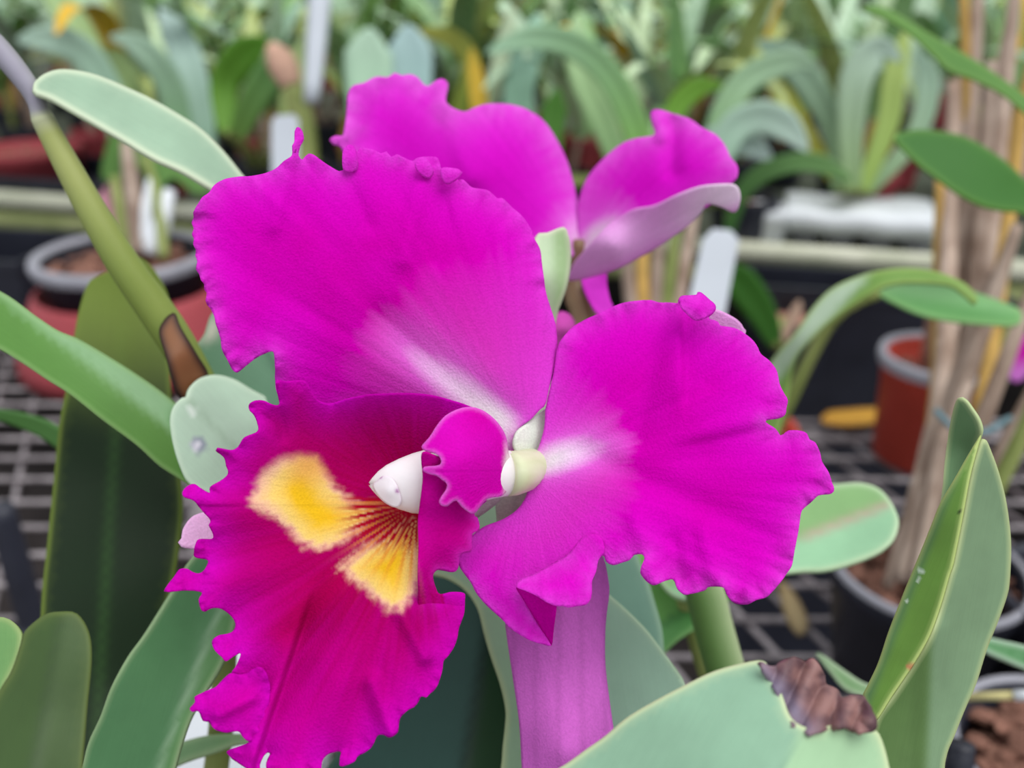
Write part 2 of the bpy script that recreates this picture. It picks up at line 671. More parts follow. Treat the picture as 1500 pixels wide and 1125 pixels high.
def pot_ground(px, py, z):
    """world point at height z seen at that pixel"""
    a = P(px, py, 1.0)
    k = (CAMZ - z) / (CAMZ - a[2])
    return Vector((a[0] * k, a[1] * k, z))


# ------------------------------------------------------------------ leaves by outline
def leaf_col(c1, edge=None, c2=None, rib=None, ribc=None, ew=5.0, mott=0.12, ribw=4.0, tip=None, spots=()):
    """pigment of a leaf: body c1, optional second half c2 across the rib, pale margin, rib line, spots"""
    C1 = lin(c1)

    def fn(xy, ed, r, an, k):
        col = np.repeat(C1[None], len(xy), 0)
        if rib is not None:
            s, dd, t = seg(rib[0], rib[1], xy)
            if c2 is not None:
                col = mixc(col, lin(c2), sstep(-8, 8, -s))
            if ribc is not None:
                w = np.exp(-(dd / ribw) ** 2)
                col = mixc(col, lin(ribc), 0.8 * w)
        m = 1 + mott * (fbm(xy[:, 0] / 60, xy[:, 1] / 60, 4) - 0.5) * 2
        col = col * m[:, None]
        if tip is not None:
            (tx, ty), rad, tc = tip
            dd = np.hypot(xy[:, 0] - tx, xy[:, 1] - ty)
            col = mixc(col, lin(tc), 0.85 * (1 - sstep(rad * 0.2, rad, dd)))
        if edge is not None:
            col = mixc(col, lin(edge), np.exp(-(ed / ew) ** 2) * 0.85)
        for (sx, sy), rad, sc in spots:
            dd = np.hypot(xy[:, 0] - sx, xy[:, 1] - sy) * (1 + 0.3 * (fbm(xy[:, 0] / 9, xy[:, 1] / 9) - .5))
            col = mixc(col, lin(sc), 1 - sstep(rad * 0.6, rad, dd))
        return col
    return fn


def leaf(name, outline, depth, parent, color, step=7, bends=(), flow=None, thick=0.0014, mat=None, label=None):
    o = build(name, [sheet(outline, depth, color, step=step, bends=bends, flow=flow, grid=step * 1.5)], mat or M_LEAF, parent, thick)
    if label:
        o['label'] = label
    return o


def tube_part(name, pts, mat, parent, k=12, step=20, label=None):
    (v, f), c = pxtube(pts, step, k)
    o = link_mesh(name, v, f, mat, parent)
    if label:
        o['label'] = label
    return o


# ================================================================== MAIN FLOWERING PLANT
ROOT = Vector((0.01, 0.20, BENCH))
plant = thing('flowering_orchid', 'orchid plant with two large magenta blooms and frilled lip in the centre', 'orchid', ROOT)
v, f = lathe(pot_profile(0.06, 0.11), ROOT)
link_mesh('pot', v, f, M_BLACK, plant)
bark_stuff(plant, ROOT, 0.052, ROOT.z + 0.09, 50)

MAG, MAG2, PALE, WHT = lin((214, 10, 196)), lin((204, 0, 182)), lin((238, 150, 236)), lin((240, 232, 238))


def petal_col(base, midto, white_len, half, edge_col=(226, 66, 216), ew=16, deep=(206, 0, 170), body=(218, 4, 196)):
    def fn(xy, ed, r, an, k):
        s, dd, t = seg(base, midto, xy)
        along = t * math.hypot(midto[0] - base[0], midto[1] - base[1])
        n = fbm(xy[:, 0] / 40, xy[:, 1] / 40, 4)
        col = mixc(lin(body), lin(deep), sstep(20, 120, ed) * (0.55 + 0.6 * n))
        st = fbm(an * 16, r / 200, 3)
        wr = np.clip(1 - r / (white_len * (0.86 + 0.28 * st)), 0, 1)
        wl = np.exp(-(s / (half * (0.5 + 0.6 * r / white_len))) ** 2)
        w = np.clip(wr ** 0.8 * (0.18 + 0.95 * wl) * 1.15, 0, 1)
        col = mixc(col, lin((238, 130, 236)), np.clip(w * 1.25, 0, 1))
        col = mixc(col, WHT, np.clip((w - 0.42) * 1.7, 0, 1))
        e = np.exp(-(ed / ew) ** 1.2) * (0.25 + 0.9 * fbm(k / 9, ed / 25 + 3, 3))
        col = mixc(col, lin(edge_col), np.clip(e, 0, 0.8))
        return col
    return fn


bloom = None


def new_bloom(name, label, v, f, cols):
    o = link_mesh(name, v, f, M_WAX, plant, attrs={'pigment': cols, 'flow': np.zeros((len(cols), 3))})
    o['label'] = label
    return o


# front bloom: its own mesh is the ovary / receptacle behind the lip
(v, f), c = pxtube([(742, 694, .2245, 33), (752, 693, .2255, 33), (766, 690, .2285, 31), (778, 684, .233, 27), (792, 700, .240, 24), (800, 780, .250, 22), (805, 900, .252, 20), (800, 1120, .245, 20), (790, 1290, .24, 20)], 12, 20)
v = np.asarray(v)
cc = mixc(lin((232, 236, 206)), lin((196, 206, 150)), sstep(0, 1, fbm(v[:, 0] * 400, v[:, 2] * 400)))
front = new_bloom('bloom', 'front magenta bloom facing the viewer with yellow patched lip', v, f, cc)

A_OUT = [(799, 592), (806, 560), (812, 535), (816, 506), (815, 486), (812, 468), (806, 450), (800, 430), (797, 410), (794, 388), (791, 366), (783, 350), (779, 338), (766, 318),
         (750, 304), (740, 294), (734, 290), (729, 291), (720, 283), (712, 278), (692, 275), (686, 270), (678, 263), (671, 264), (669, 262), (677, 252), (672, 248), (660, 246), (649, 250),
         (646, 246), (643, 235), (638, 230), (620, 230), (610, 232), (604, 236), (596, 233), (588, 229), (581, 226), (573, 230), (566, 222), (558, 225), (549, 220), (540, 218),
         (528, 216), (523, 223), (520, 217), (511, 212), (505, 217), (502, 222), (503, 249), (497, 251), (486, 245), (472, 236), (460, 227), (452, 225), (447, 229), (443, 234), (437, 228),
         (440, 214), (445, 205), (443, 192), (437, 186), (432, 191), (431, 208), (428, 213), (428, 227), (416, 236), (404, 247), (388, 254), (368, 258), (348, 259), (328, 263), (314, 271),
         (306, 282), (296, 289), (291, 297), (287, 303), (283, 312), (284, 319), (281, 327), (284, 335), (281, 343), (284, 350), (283, 358), (287, 366), (286, 374), (289, 383), (287, 394), (292, 402), (294, 410), (299, 416),
         (299, 423), (303, 430), (301, 440), (304, 447), (309, 453), (314, 464), (316, 474), (319, 483), (323, 497), (325, 512), (333, 527), (340, 541), (347, 546), (352, 543), (360, 536), (376, 524), (388, 518),
         (400, 515), (402, 526), (403, 540), (403, 556), (408, 580), (440, 612), (520, 630), (640, 632), (712, 650), (748, 668), (753, 645), (760, 628), (778, 614), (791, 600)]
A_D = [(765, 645, .2325), (700, 560, .2290), (560, 400, .2270), (400, 320, .2225), (290, 350, .2170), (330, 500, .2165), (404, 545, .2215), (440, 230, .2270), (540, 225, .2330), (640, 245, .2370),
       (730, 300, .2400), (800, 430, .2385), (812, 520, .2370), (700, 400, .2325), (520, 600, .2310), (650, 630, .2330), (440, 195, .2275)]
def rays(xy, r, an, ed):
    return .0008 * np.exp(-ed / 70) * sstep(120, 300, r) * (fbm(an * 24, r / 500, 3) - .5) * 2 + .0013 * (fbm(an * 7 + 5, r / 600, 2) - .5) * sstep(60, 300, r)


pa = sheet(A_OUT, A_D, petal_col((765, 645), (590, 505), 300, 44), step=4.5, base=(775, 655),
           ruffle=[(.0019, 18, 38, .3), (.0006, 8, 10, 1.7)],
           bends=[('fn', rays), ('ridge', (432, 215), (400, 330), -.0012, 14), ('ridge', (505, 250), (540, 330), .0012, 12), ('ridge', (622, 250), (590, 380), -.0016, 16), ('ridge', (655, 275), (640, 380), .0012, 14),
                  ('ridge', (745, 610), (560, 470), .0016, 26), ('step', (540, 460), (420, 300), -.0006, 14, 70)])
# curled hems of the top edge
hem = []
for o_, dd in (([(503, 249), (502, 222), (511, 212), (520, 217), (523, 230), (524, 246), (516, 252)], .2295), ([(610, 233), (622, 231), (630, 240), (635, 252), (628, 262), (615, 255), (608, 245)], .233),
               ([(646, 247), (660, 246), (673, 250), (677, 253), (668, 264), (655, 270), (647, 262)], .2345)):
    cx_, cy_ = np.mean(o_, 0)
    hem.append(sheet(o_, [(cx_, cy_ - 15, dd), (cx_ - 12, cy_ + 15, dd - .001), (cx_ + 12, cy_ + 15, dd + .001), (cx_, cy_, dd - .0009)], petal_col((775, 655), (590, 505), 200, 20), step=3.5, base=(775, 655)))
o = build('petal', [pa] + hem, M_PETAL, front, 0.0003)
o['label'] = 'broad upper left petal with frilled rim'

B_OUT = [(816, 512), (822, 498), (838, 480), (856, 469), (880, 458), (896, 450), (916, 443), (938, 440), (954, 440), (966, 443), (980, 443), (993, 444), (994, 440), (998, 434), (1010, 433), (1020, 433), (1022, 428), (1029, 430), (1038, 439),
         (1046, 445), (1048, 453), (1038, 466), (1046, 469), (1052, 472), (1055, 477), (1068, 479), (1080, 482), (1090, 488), (1098, 494), (1105, 501), (1110, 509), (1114, 518), (1124, 526), (1130, 532), (1138, 544), (1142, 562), (1148, 575), (1154, 586), (1152, 598),
         (1150, 608), (1140, 613), (1121, 617), (1136, 628), (1143, 638), (1148, 636), (1155, 631), (1172, 631), (1182, 635), (1186, 644), (1194, 648), (1201, 662), (1204, 676), (1214, 692), (1219, 708), (1222, 716), (1218, 723), (1199, 726),
         (1190, 734), (1177, 745), (1173, 753), (1170, 776), (1164, 806), (1160, 828), (1152, 841), (1144, 852), (1132, 866), (1122, 875), (1108, 879), (1096, 885), (1082, 885), (1072, 881), (1064, 870), (1060, 861), (1048, 859), (1037, 860), (1034, 864), (1022, 868), (1012, 870),
         (1002, 871), (992, 862), (986, 849), (972, 852), (960, 857), (952, 855), (944, 848), (938, 838), (940, 828), (944, 818), (940, 812), (929, 813), (923, 820), (912, 824), (898, 828), (888, 823), (885, 815), (880, 813), (874, 812), (868, 822), (860, 850),
         (830, 840), (790, 850), (758, 860), (768, 880), (783, 905), (796, 926), (807, 946), (796, 944), (784, 941), (772, 936), (748, 921), (736, 908), (712, 886), (697, 868), (690, 854), (673, 830), (671, 812), (684, 795), (692, 784), (710, 771), (738, 760), (758, 746), (770, 728), (773, 712), (771, 688),
         (774, 674), (786, 662), (794, 640), (798, 620), (799, 600), (804, 575), (811, 545)]
B_D = [(778, 690, .2310), (860, 660, .2280), (1000, 680, .2235), (1215, 715, .2150), (1160, 800, .2140), (940, 445, .2370), (830, 500, .2360), (806, 600, .2345), (1040, 470, .2310), (1130, 560, .2250), (1120, 640, .2210),
       (1090, 870, .2130), (960, 840, .2160), (880, 800, .2190), (700, 830, .2235), (800, 930, .2205), (740, 780, .2265), (1000, 560, .2270)]
pb = sheet(B_OUT, B_D, petal_col((778, 680), (890, 650), 165, 40, deep=(212, 0, 178), body=(220, 4, 198)), step=4.5, base=(770, 690),
           ruffle=[(.0019, 20, 46, .9), (.0006, 9, 11, .2)],
           bends=[('fn', rays), ('step', (998, 430), (1000, 545), .0017, 4, 42), ('ridge', (975, 460), (930, 640), .0016, 20), ('step', (1130, 618), (1040, 640), .0010, 6, 45),
                  ('ridge', (860, 665), (1130, 790), .0016, 22), ('ridge', (960, 850), (930, 760), -.0015, 16), ('ridge', (1050, 860), (1030, 780), -.0013, 14), ('ridge', (1000, 866), (985, 790), .0012, 12),
                  ('ridge', (1085, 500), (1040, 560), .0008, 14)])
_bd = tps(B_D)
_off = tps([(756, 860, .0085), (764, 848, .0072), (790, 838, .0045), (812, 826, .0022), (832, 813, .0007), (850, 796, .0004), (876, 790, .0004), (884, 806, .0006), (815, 888, .0092), (850, 886, .0066), (800, 868, .0092), (868, 850, .0028), (868, 830, .0012), (835, 850, .0062)])


def open_dist(pts, xy):
    return np.min([seg(pts[i], pts[i + 1], xy)[1] for i in range(len(pts) - 1)], 0)


_pc = petal_col((778, 680), (890, 650), 165, 40, deep=(212, 0, 178), body=(220, 4, 198))
_rim = [(834, 812), (804, 830), (764, 848), (756, 860), (786, 873), (815, 888), (845, 888), (866, 878), (867, 852), (876, 822)]
flap = sheet([(756, 860), (759, 852), (764, 848), (780, 842), (804, 829), (832, 812), (856, 785), (878, 785), (886, 806), (877, 820), (873, 838), (867, 852), (867, 866), (865, 878), (858, 886), (845, 888), (832, 890), (824, 888), (815, 888), (800, 882), (786, 873), (768, 865)],
             lambda q: _bd(q) - np.maximum(_off(q), .0003), lambda xy, ed, r, an, k: _pc(xy, open_dist(_rim, xy), r, an, k), step=4.5, base=(770, 690),
             bends=[('fn', rays), ('ridge', (845, 880), (850, 835), -.0005, 9)])
curl = sheet([(756, 859), (770, 854), (794, 860), (813, 878), (815, 888), (811, 920), (807, 946), (796, 926), (783, 905), (768, 880)],
             [(756, 860, .2195), (768, 880, .2202), (783, 905, .2206), (796, 926, .2206), (807, 946, .2200), (811, 920, .2160), (815, 888, .2118), (790, 862, .2175), (813, 876, .2132)],
             lambda xy, ed, r, an, k: np.repeat(lin((216, 0, 176))[None], len(xy), 0), step=4.5, base=(770, 690))
knob = sheet([(994, 441), (998, 434), (1010, 433), (1020, 432), (1024, 428), (1030, 431), (1040, 440), (1047, 446), (1048, 454), (1038, 464), (1020, 470), (1008, 462), (998, 452)],
             [(994, 441, .2265), (1022, 430, .2275), (1048, 452, .2265), (1020, 468, .2245), (1018, 448, .2235)], petal_col((770, 690), (890, 650), 100, 20), step=4, base=(770, 690), ruffle=[(.0008, 9, 18, .2)])
o = build('petal', [pb, flap, curl, knob], M_PETAL, front, 0.0003)
o['label'] = 'right petal with wavy lower edge folded near the stem'


def sepal_col(c_in, c_out, stripes=0.0):
    def fn(xy, ed, r, an, k):
        col = mixc(lin(c_in), lin(c_out), sstep(40, 170, r))
        if stripes:
            st = np.sin(xy[:, 0] / 5.2 + 2 * fbm(xy[:, 0] / 60, xy[:, 1] / 200))
            col = col * (1 - stripes * sstep(.5, 1, st))[:, None]
        return col * (0.95 + 0.1 * fbm(xy[:, 0] / 30, xy[:, 1] / 30))[:, None]
    return fn


o = build('sepal', [sheet([(727, 722), (729, 770), (735, 850), (742, 920), (752, 990), (762, 1060), (766, 1125), (772, 1210), (800, 1290), (840, 1310), (890, 1250), (905, 1125), (896, 1060), (886, 980), (885, 930), (887, 900), (891, 868), (889, 845), (882, 815), (860, 770), (820, 720), (775, 700), (745, 705)],
                          [(729, 770, .2420), (745, 930, .2400), (765, 1100, .2370), (800, 750, .2380), (815, 900, .2315), (830, 1100, .2260), (890, 860, .2440), (884, 950, .2420), (900, 1100, .2370), (820, 1290, .2300)],
                          sepal_col((226, 222, 214), (220, 112, 214), 0.12), step=7, base=(745, 720))], M_PETAL, front, 0.0009)
o['label'] = 'long pale pink sepal hanging straight down'
o = build('sepal', [sheet([(752, 655), (757, 632), (775, 618), (800, 598), (860, 560), (940, 500), (1000, 458), (1030, 452), (1048, 453), (1066, 460), (1082, 470), (1089, 480), (1091, 492), (1060, 540), (960, 620), (860, 680), (792, 690), (768, 676)],
                          [(770, 650, .2325), (800, 610, .2400), (900, 560, .2510), (1000, 470, .2450), (1070, 470, .2420), (1085, 495, .2430), (950, 620, .2490), (800, 685, .2410)],
                          sepal_col((238, 242, 232), (246, 178, 240)), step=6, base=(775, 645))], M_PETAL, front, 0.0008)
o['label'] = 'pale dorsal sepal mostly hidden behind the right petal'
o = build('sepal', [sheet([(735, 700), (640, 720), (500, 735), (380, 735), (325, 745), (300, 750), (280, 758), (268, 775), (266, 788), (261, 794), (266, 801), (290, 806), (330, 820), (420, 850), (600, 810), (725, 740)],
                          [(735, 710, .2360), (600, 760, .2440), (450, 790, .2450), (330, 790, .2400), (262, 795, .2330), (285, 757, .2380)],
                          sepal_col((232, 216, 224), (246, 196, 240)), step=6, base=(735, 715))], M_PETAL, front, 0.0008)
o['label'] = 'pale pink sepal tip showing left of the lip'

# ---- lip
LIP = [(404, 559), (411, 557), (418, 559), (432, 557), (446, 558), (454, 568), (462, 582), (472, 589), (486, 591), (510, 584), (540, 578), (560, 577), (600, 576), (632, 579), (660, 586), (690, 596), (718, 612), (736, 640), (742, 690), (725, 722), (700, 745), (690, 760), (688, 780), (685, 800), (672, 812), (670, 830), (663, 838), (650, 836),
       (640, 835), (634, 841), (635, 850), (638, 860), (644, 870), (662, 867), (680, 869), (681, 880), (680, 898), (676, 910), (672, 921), (670, 934), (666, 946), (660, 956), (654, 964), (650, 968), (648, 982), (644, 996), (641, 1004), (636, 1011), (629, 1017), (624, 1022), (617, 1020), (612, 1029), (606, 1036), (598, 1040), (590, 1047),
       (586, 1052), (584, 1061), (582, 1073), (571, 1080), (562, 1076), (553, 1078), (548, 1088), (544, 1095), (535, 1102), (524, 1108), (520, 1115), (508, 1121), (498, 1122), (498, 1110), (498, 1101), (482, 1104), (473, 1113), (471, 1123), (468, 1135), (440, 1142), (400, 1142), (392, 1130), (390, 1118), (396, 1104), (393, 1102), (386, 1108), (381, 1120), (380, 1132), (366, 1128), (350, 1118), (338, 1109), (333, 1100), (354, 1092), (365, 1086), (362, 1074),
       (350, 1050), (341, 1005), (339, 986), (344, 978), (350, 966), (352, 957), (342, 962), (331, 969), (326, 964), (314, 952), (311, 939), (320, 931), (334, 928), (342, 924), (345, 914), (338, 902), (324, 892), (310, 891), (300, 896), (294, 892), (291, 878), (296, 869), (288, 866), (272, 865), (243, 867), (242, 862), (254, 846), (263, 834), (274, 833), (281, 837), (290, 840), (297, 837), (302, 830), (305, 822), (300, 819), (292, 818),
       (284, 814), (286, 798), (292, 790), (311, 789), (311, 780), (306, 770), (308, 762), (296, 748), (284, 734), (270, 728), (267, 722), (272, 714), (284, 709), (298, 718), (307, 722), (308, 713), (326, 702), (334, 693), (331, 682), (328, 670), (316, 660), (318, 656), (338, 659), (348, 655), (358, 641), (377, 632), (377, 620), (372, 608), (365, 600), (365, 592),
       (374, 587), (386, 587), (400, 593), (409, 592), (406, 575)]
LIP_D = [(a_, b_, .2195 + (d_ - .2195) * .78) if d_ < .2195 else (a_, b_, d_) for a_, b_, d_ in [(605, 745, .2275), (560, 660, .2285), (500, 620, .2250), (430, 600, .2180), (560, 578, .2190), (690, 600, .2240), (735, 680, .2290), (420, 700, .2185), (330, 720, .2100), (260, 850, .2060), (300, 940, .2060), (420, 850, .2125), (500, 780, .2190),
         (560, 880, .2080), (640, 900, .2110), (670, 930, .2110), (520, 1000, .2010), (440, 1110, .1990), (380, 1090, .2010), (600, 1030, .2040), (640, 830, .2180), (690, 790, .2200), (380, 600, .2130), (440, 960, .2060), (610, 830, .2150), (360, 970, .2080)]]
Y1 = np.array([(368, 738), (372, 712), (385, 690), (410, 672), (440, 667), (464, 669), (478, 690), (490, 712), (520, 735), (552, 742), (535, 770), (505, 795), (470, 806), (445, 800), (420, 775), (395, 757)], float)
Y2 = np.array([(497, 832), (530, 802), (560, 785), (596, 760), (622, 758), (622, 830), (608, 868), (588, 893), (570, 895), (545, 872), (520, 852)], float)


def lip_col(xy, ed, r, an, k):
    x, y = xy[:, 0], xy[:, 1]
    n = fbm(x / 45, y / 45, 4)
    st = fbm(an * 40, r / 150, 3)
    col = mixc(lin((202, 0, 152)), lin((182, 0, 114)), sstep(0, 1, 1.2 * np.exp(-((x - 470) / 190) ** 2 - ((y - 720) / 230) ** 2) + 0.4 * (st - .5)))
    col = mixc(col, lin((160, 0, 70)), 0.75 * np.exp(-((r - 90) / 190) ** 2) * (0.5 + st))
    # dark keel running from the throat
    s, dd, t = seg((600, 760), (410, 930), xy)
    col = mixc(col, lin((168, 0, 72)), 0.8 * np.exp(-(dd / 26) ** 2))
    col = mixc(col, lin((204, 8, 188)), np.exp(-(ed / 34) ** 1.3) * (0.4 + 0.7 * n))
    # yellow eyes with cream rims, red guide lines fanning out of the throat
    vr = np.hypot(x - 612, y - 738)
    va = np.arctan2(y - 738, x - 612)
    va = np.where(va < -2.2, va + 2 * math.pi, va)
    for i, poly in enumerate((Y1, Y2)):
        e, _ = edge_dist(poly, xy)
        sd = np.where(inside(poly, xy), e, -e)
        fuzz = (fbm(x / 7, y / 7, 3) - .5) * 13 + (fbm(an * 30, r / 60, 2) - .5) * 10
        fuzz = fuzz * (1 - .6 * sstep(540, 480, x) * sstep(720, 690, y)) 
        m = sstep(-9, 10, sd + fuzz)
        wide = 1 + 1.2 * (sstep(585, 612, x) if i else sstep(440, 390, x))
        cream = mixc(lin((240, 190, 160)), lin((240, 206, 120)), sstep(2, 14 * wide, sd + 0.5 * fuzz))
        yc = mixc(cream, lin((236, 188, 34)), sstep(6 * wide, 44 * wide, sd + 0.4 * fuzz))
        if i == 0:
            yc = mixc(yc, lin((228, 164, 86)), .8 * sstep(725, 680, y) * sstep(400, 450, x))
        col = mixc(col, yc, m)
    ln = np.sin(va * 43 + 2.5 * fbm(va * 5, vr / 120, 2))
    reach = 88 + 50 * sstep(2.0, 2.8, va) + 36 * (fbm(va * 9, 0 * va, 2) - .5)
    fan = sstep(1.35, 1.45, va) * (1 - sstep(3.35, 3.5, va))
    near = 1 - sstep(.45 * reach, reach, vr)
    redm = np.clip(near * 1.5 * sstep(-1.1 + 1.2 * sstep(10, 110, vr), .5, ln) , 0, 1) * fan * sstep(722, 734, y)
    gold = np.exp(-((vr - 70) / 42) ** 2) * sstep(.1, .8, -ln) * fan * sstep(726, 738, y)
    col = mixc(col, lin((226, 140, 50)), .8 * gold)
    col = mixc(col, lin((178, 14, 44)), redm)
    return col * (0.92 + 0.16 * n)[:, None]


def pleats(xy, r, an, ed):
    rr = np.hypot(xy[:, 0] - 600, xy[:, 1] - 740)
    a = np.arctan2(xy[:, 1] - 740, xy[:, 0] - 600)
    return .0019 * sstep(130, 380, rr) * np.sin(a * 17 + 3.5 * fbm(a * 3, rr / 200, 2)) * (.4 + fbm(a * 5, rr / 300, 2))


lipm = sheet(LIP, LIP_D, lip_col, step=3.0, base=(610, 740),
             ruffle=[(.0017, 16, 40, .4), (.0005, 7, 10, 2.2)],
             bends=[('fn', pleats), ('step', (436, 930), (382, 1090), .0026, 4, 48), ('ridge', (560, 800), (430, 920), .0016, 24), ('ridge', (406, 565), (415, 640), .0012, 9), ('ridge', (590, 900), (622, 962), -.0022, 12),
                    ('ridge', (545, 1000), (572, 1070), -.0024, 13)])
lobe_l = sheet([(339, 986), (330, 992), (316, 1006), (302, 1012), (285, 1021), (286, 1028), (278, 1038), (282, 1043), (291, 1042), (298, 1056), (306, 1057), (314, 1068), (330, 1073), (340, 1072), (350, 1072), (356, 1080), (365, 1086), (378, 1078), (392, 1040), (396, 1010), (392, 990), (386, 980), (378, 977), (368, 982), (362, 986), (352, 988)],
               [(339, 986, .2065), (285, 1025, .2035), (300, 1055, .2022), (350, 1074, .2025), (390, 1010, .2060), (378, 978, .2050), (345, 1020, .2025)], lip_col, step=3.6, base=(610, 740), ruffle=[(.0008, 10, 24, .1)],
               bends=[('ridge', (320, 1048), (370, 1022), -.0012, 8), ('ridge', (300, 1020), (350, 1005), .0008, 8)])
_ld = tps(LIP_D)
_lo = tps([(613, 754, .0150), (614, 790, .0112), (616, 700, .0208), (630, 735, .0180), (645, 705, .0195), (690, 700, .0145), (700, 765, .0058), (690, 805, .0040), (665, 836, .0032), (640, 836, .0042), (613, 830, .0072), (613, 860, .0036), (640, 852, .0026), (614, 880, .0006), (640, 878, .0004), (680, 880, .0004), (680, 900, -.0010), (640, 912, -.0016), (614, 898, -.0010), (625, 912, -.0016), (660, 760, .0118), (655, 800, .0085)])


def flap2_col(xy, ed, r, an, k):
    c = mixc(mixc(lin((206, 0, 158)), lin((192, 0, 132)), fbm(xy[:, 0] / 60, xy[:, 1] / 60)), lin((222, 56, 208)), np.exp(-(ed / 7) ** 1.2) * .6 * sstep(690, 740, xy[:, 1]) * sstep(618, 640, xy[:, 0]) * (1 - sstep(855, 870, xy[:, 1])))
    q = xy + np.array([14.0, 0.0]) * (xy[:, :1] < 640)
    low = lip_col(q, np.where(xy[:, 0] > 650, ed, 60 + 0 * ed), np.hypot(q[:, 0] - 610, q[:, 1] - 740), np.arctan2(q[:, 1] - 740, q[:, 0] - 610), k)
    return mixc(c, low, sstep(815, 880, xy[:, 1]))


flap2 = sheet([(618, 664), (640, 668), (690, 690), (712, 725), (694, 751), (699, 758), (702, 768), (701, 777), (692, 782), (691, 795), (690, 807), (676, 811), (673, 818), (671, 832), (664, 838), (650, 835), (640, 835), (634, 843), (637, 858), (644, 870), (662, 867), (679, 870), (680, 890), (674, 908), (650, 915), (625, 912), (614, 895), (613, 870), (612, 840), (613, 800), (612, 770), (613, 754), (616, 730), (619, 700)],
              lambda q: _ld(q) - np.where(q[:, 1] > 866, _lo(q), np.maximum(_lo(q), .0003)), flap2_col, step=3.6, base=(740, 700), ruffle=[(.0005, 8, 22, .1)])
lip = build('lip', [lipm, lobe_l, flap2], M_LIP, front, 0.0003)
lip['label'] = 'frilled crimson lip with two yellow patches and red throat lines'
lobe = sheet([(618, 655), (630, 640), (640, 624), (652, 610), (668, 601), (684, 597), (700, 599), (716, 608), (730, 622), (740, 640), (744, 664), (747, 676), (745, 692), (740, 704), (741, 719), (732, 727), (714, 730), (704, 740), (694, 752), (686, 750), (676, 742), (668, 733), (661, 736), (655, 741), (648, 741), (643, 736), (646, 728), (654, 716), (654, 708), (648, 703), (640, 697), (628, 694), (620, 690), (622, 684), (640, 682), (646, 679), (645, 671), (637, 664), (626, 662)],
             [(618, 655, .2080), (640, 624, .2100), (684, 599, .2150), (730, 622, .2200), (745, 675, .2215), (738, 720, .2210), (694, 750, .2100), (648, 740, .2052), (624, 688, .2062), (640, 673, .2055), (685, 670, .2075), (690, 710, .2085)],
             lambda xy, ed, r, an, k: mixc(mixc(mixc(lin((216, 14, 190)), lin((204, 0, 160)), fbm(xy[:, 0] / 50, xy[:, 1] / 50)), lin((236, 120, 226)), np.exp(-(ed / 3.5) ** 2) * .7), lin((236, 224, 220)), sstep(736, 746, xy[:, 0] + 6 * fbm(xy[:, 0] / 9, xy[:, 1] / 9)) * sstep(640, 670, xy[:, 1])), step=3.6, base=(750, 690))
o = build('lip_lobe', [lobe], M_LIP, front, 0.0006)
o['label'] = 'rounded magenta side lobe curled over the white column'

# ---- column with anther cap
rings = []
for x_, yc, hw, d_, hd in ((540, 709, 2, .2168, .0004), (545, 709, 9, .2168, .0012), (554, 709, 19, .2168, .0025), (566, 709, 28, .2168, .0036), (584, 709, 37, .2170, .0044), (604, 708, 44, .2176, .0050), (622, 706, 47, .2182, .0052),
                         (650, 702, 46, .2192, .0052), (690, 697, 42, .2210, .0050), (725, 694, 36, .2230, .0046), (748, 693, 33, .2250, .0044)):
    rings.append(np.array([P(x_ + 7 * math.cos(2 * math.pi * j / 28) ** 2, yc + hw * math.sin(2 * math.pi * j / 28), d_ - hd * math.cos(2 * math.pi * j / 28)) for j in range(28)]))
v, f = loft(rings)
cl = mixc(lin((252, 246, 250)), lin((240, 230, 232)), sstep(0, 1, fbm(v[:, 0] * 300, v[:, 2] * 300)))
o = link_mesh('column', v, f, M_WAX, front, attrs={'pigment': cl, 'flow': np.zeros((len(v), 3))})
o['label'] = 'pointed white column above the throat'
cap = sheet([(546, 712), (553, 704), (562, 697), (572, 699), (580, 708), (586, 722), (588, 734), (582, 743), (570, 740), (556, 729)],
            [(546, 712, .2160), (562, 697, .2144), (586, 722, .2128), (582, 743, .2142), (556, 729, .2152), (570, 720, .2128)],
            lambda xy, ed, r, an, k: mixc(mixc(lin((252, 244, 250)), lin((232, 196, 232)), np.exp(-(ed / 2.0) ** 2) * .3), lin((176, 90, 170)), np.maximum(np.exp(-(np.hypot(xy[:, 0] - 582, xy[:, 1] - 719) / 3) ** 2), np.exp(-(np.hypot(xy[:, 0] - 558, xy[:, 1] - 699) / 2.4) ** 2))),
            step=3)
o = build('anther_cap', [cap], M_WAX, front, 0.0002)
o['label'] = 'white anther cap faintly edged with lilac'

# ---- rear bloom
(v, f), c = pxtube([(848, 352, .333, 8), (846, 380, .336, 12), (842, 410, .338, 17), (848, 440, .336, 20), (858, 470, .332, 20), (850, 540, .325, 15), (835, 700, .31, 13), (815, 900, .30, 13), (790, 1250, .28, 13)], 14, 14)
cc = mixc(lin((122, 96, 72)), lin((150, 124, 92)), fbm(np.asarray(v)[:, 0] * 200, np.asarray(v)[:, 2] * 200))
rear = new_bloom('bloom', 'rear magenta bloom half hidden and slightly out of focus', v, f, cc)
C1 = [(849, 330), (849, 310), (845, 291), (839, 265), (831, 238), (820, 214), (804, 187), (790, 172), (780, 166), (768, 159), (750, 154), (730, 152), (710, 153), (692, 159), (680, 164), (664, 159), (653, 150), (654, 138), (656, 124), (648, 116), (638, 119), (627, 127), (620, 124), (612, 114), (600, 109), (588, 111), (578, 107), (568, 113), (556, 112), (546, 114), (532, 122), (518, 125),
      (510, 136), (508, 160), (505, 185), (502, 199), (492, 199), (483, 204), (489, 212), (498, 214), (505, 225), (560, 290), (680, 360), (790, 400), (838, 376), (850, 350)]
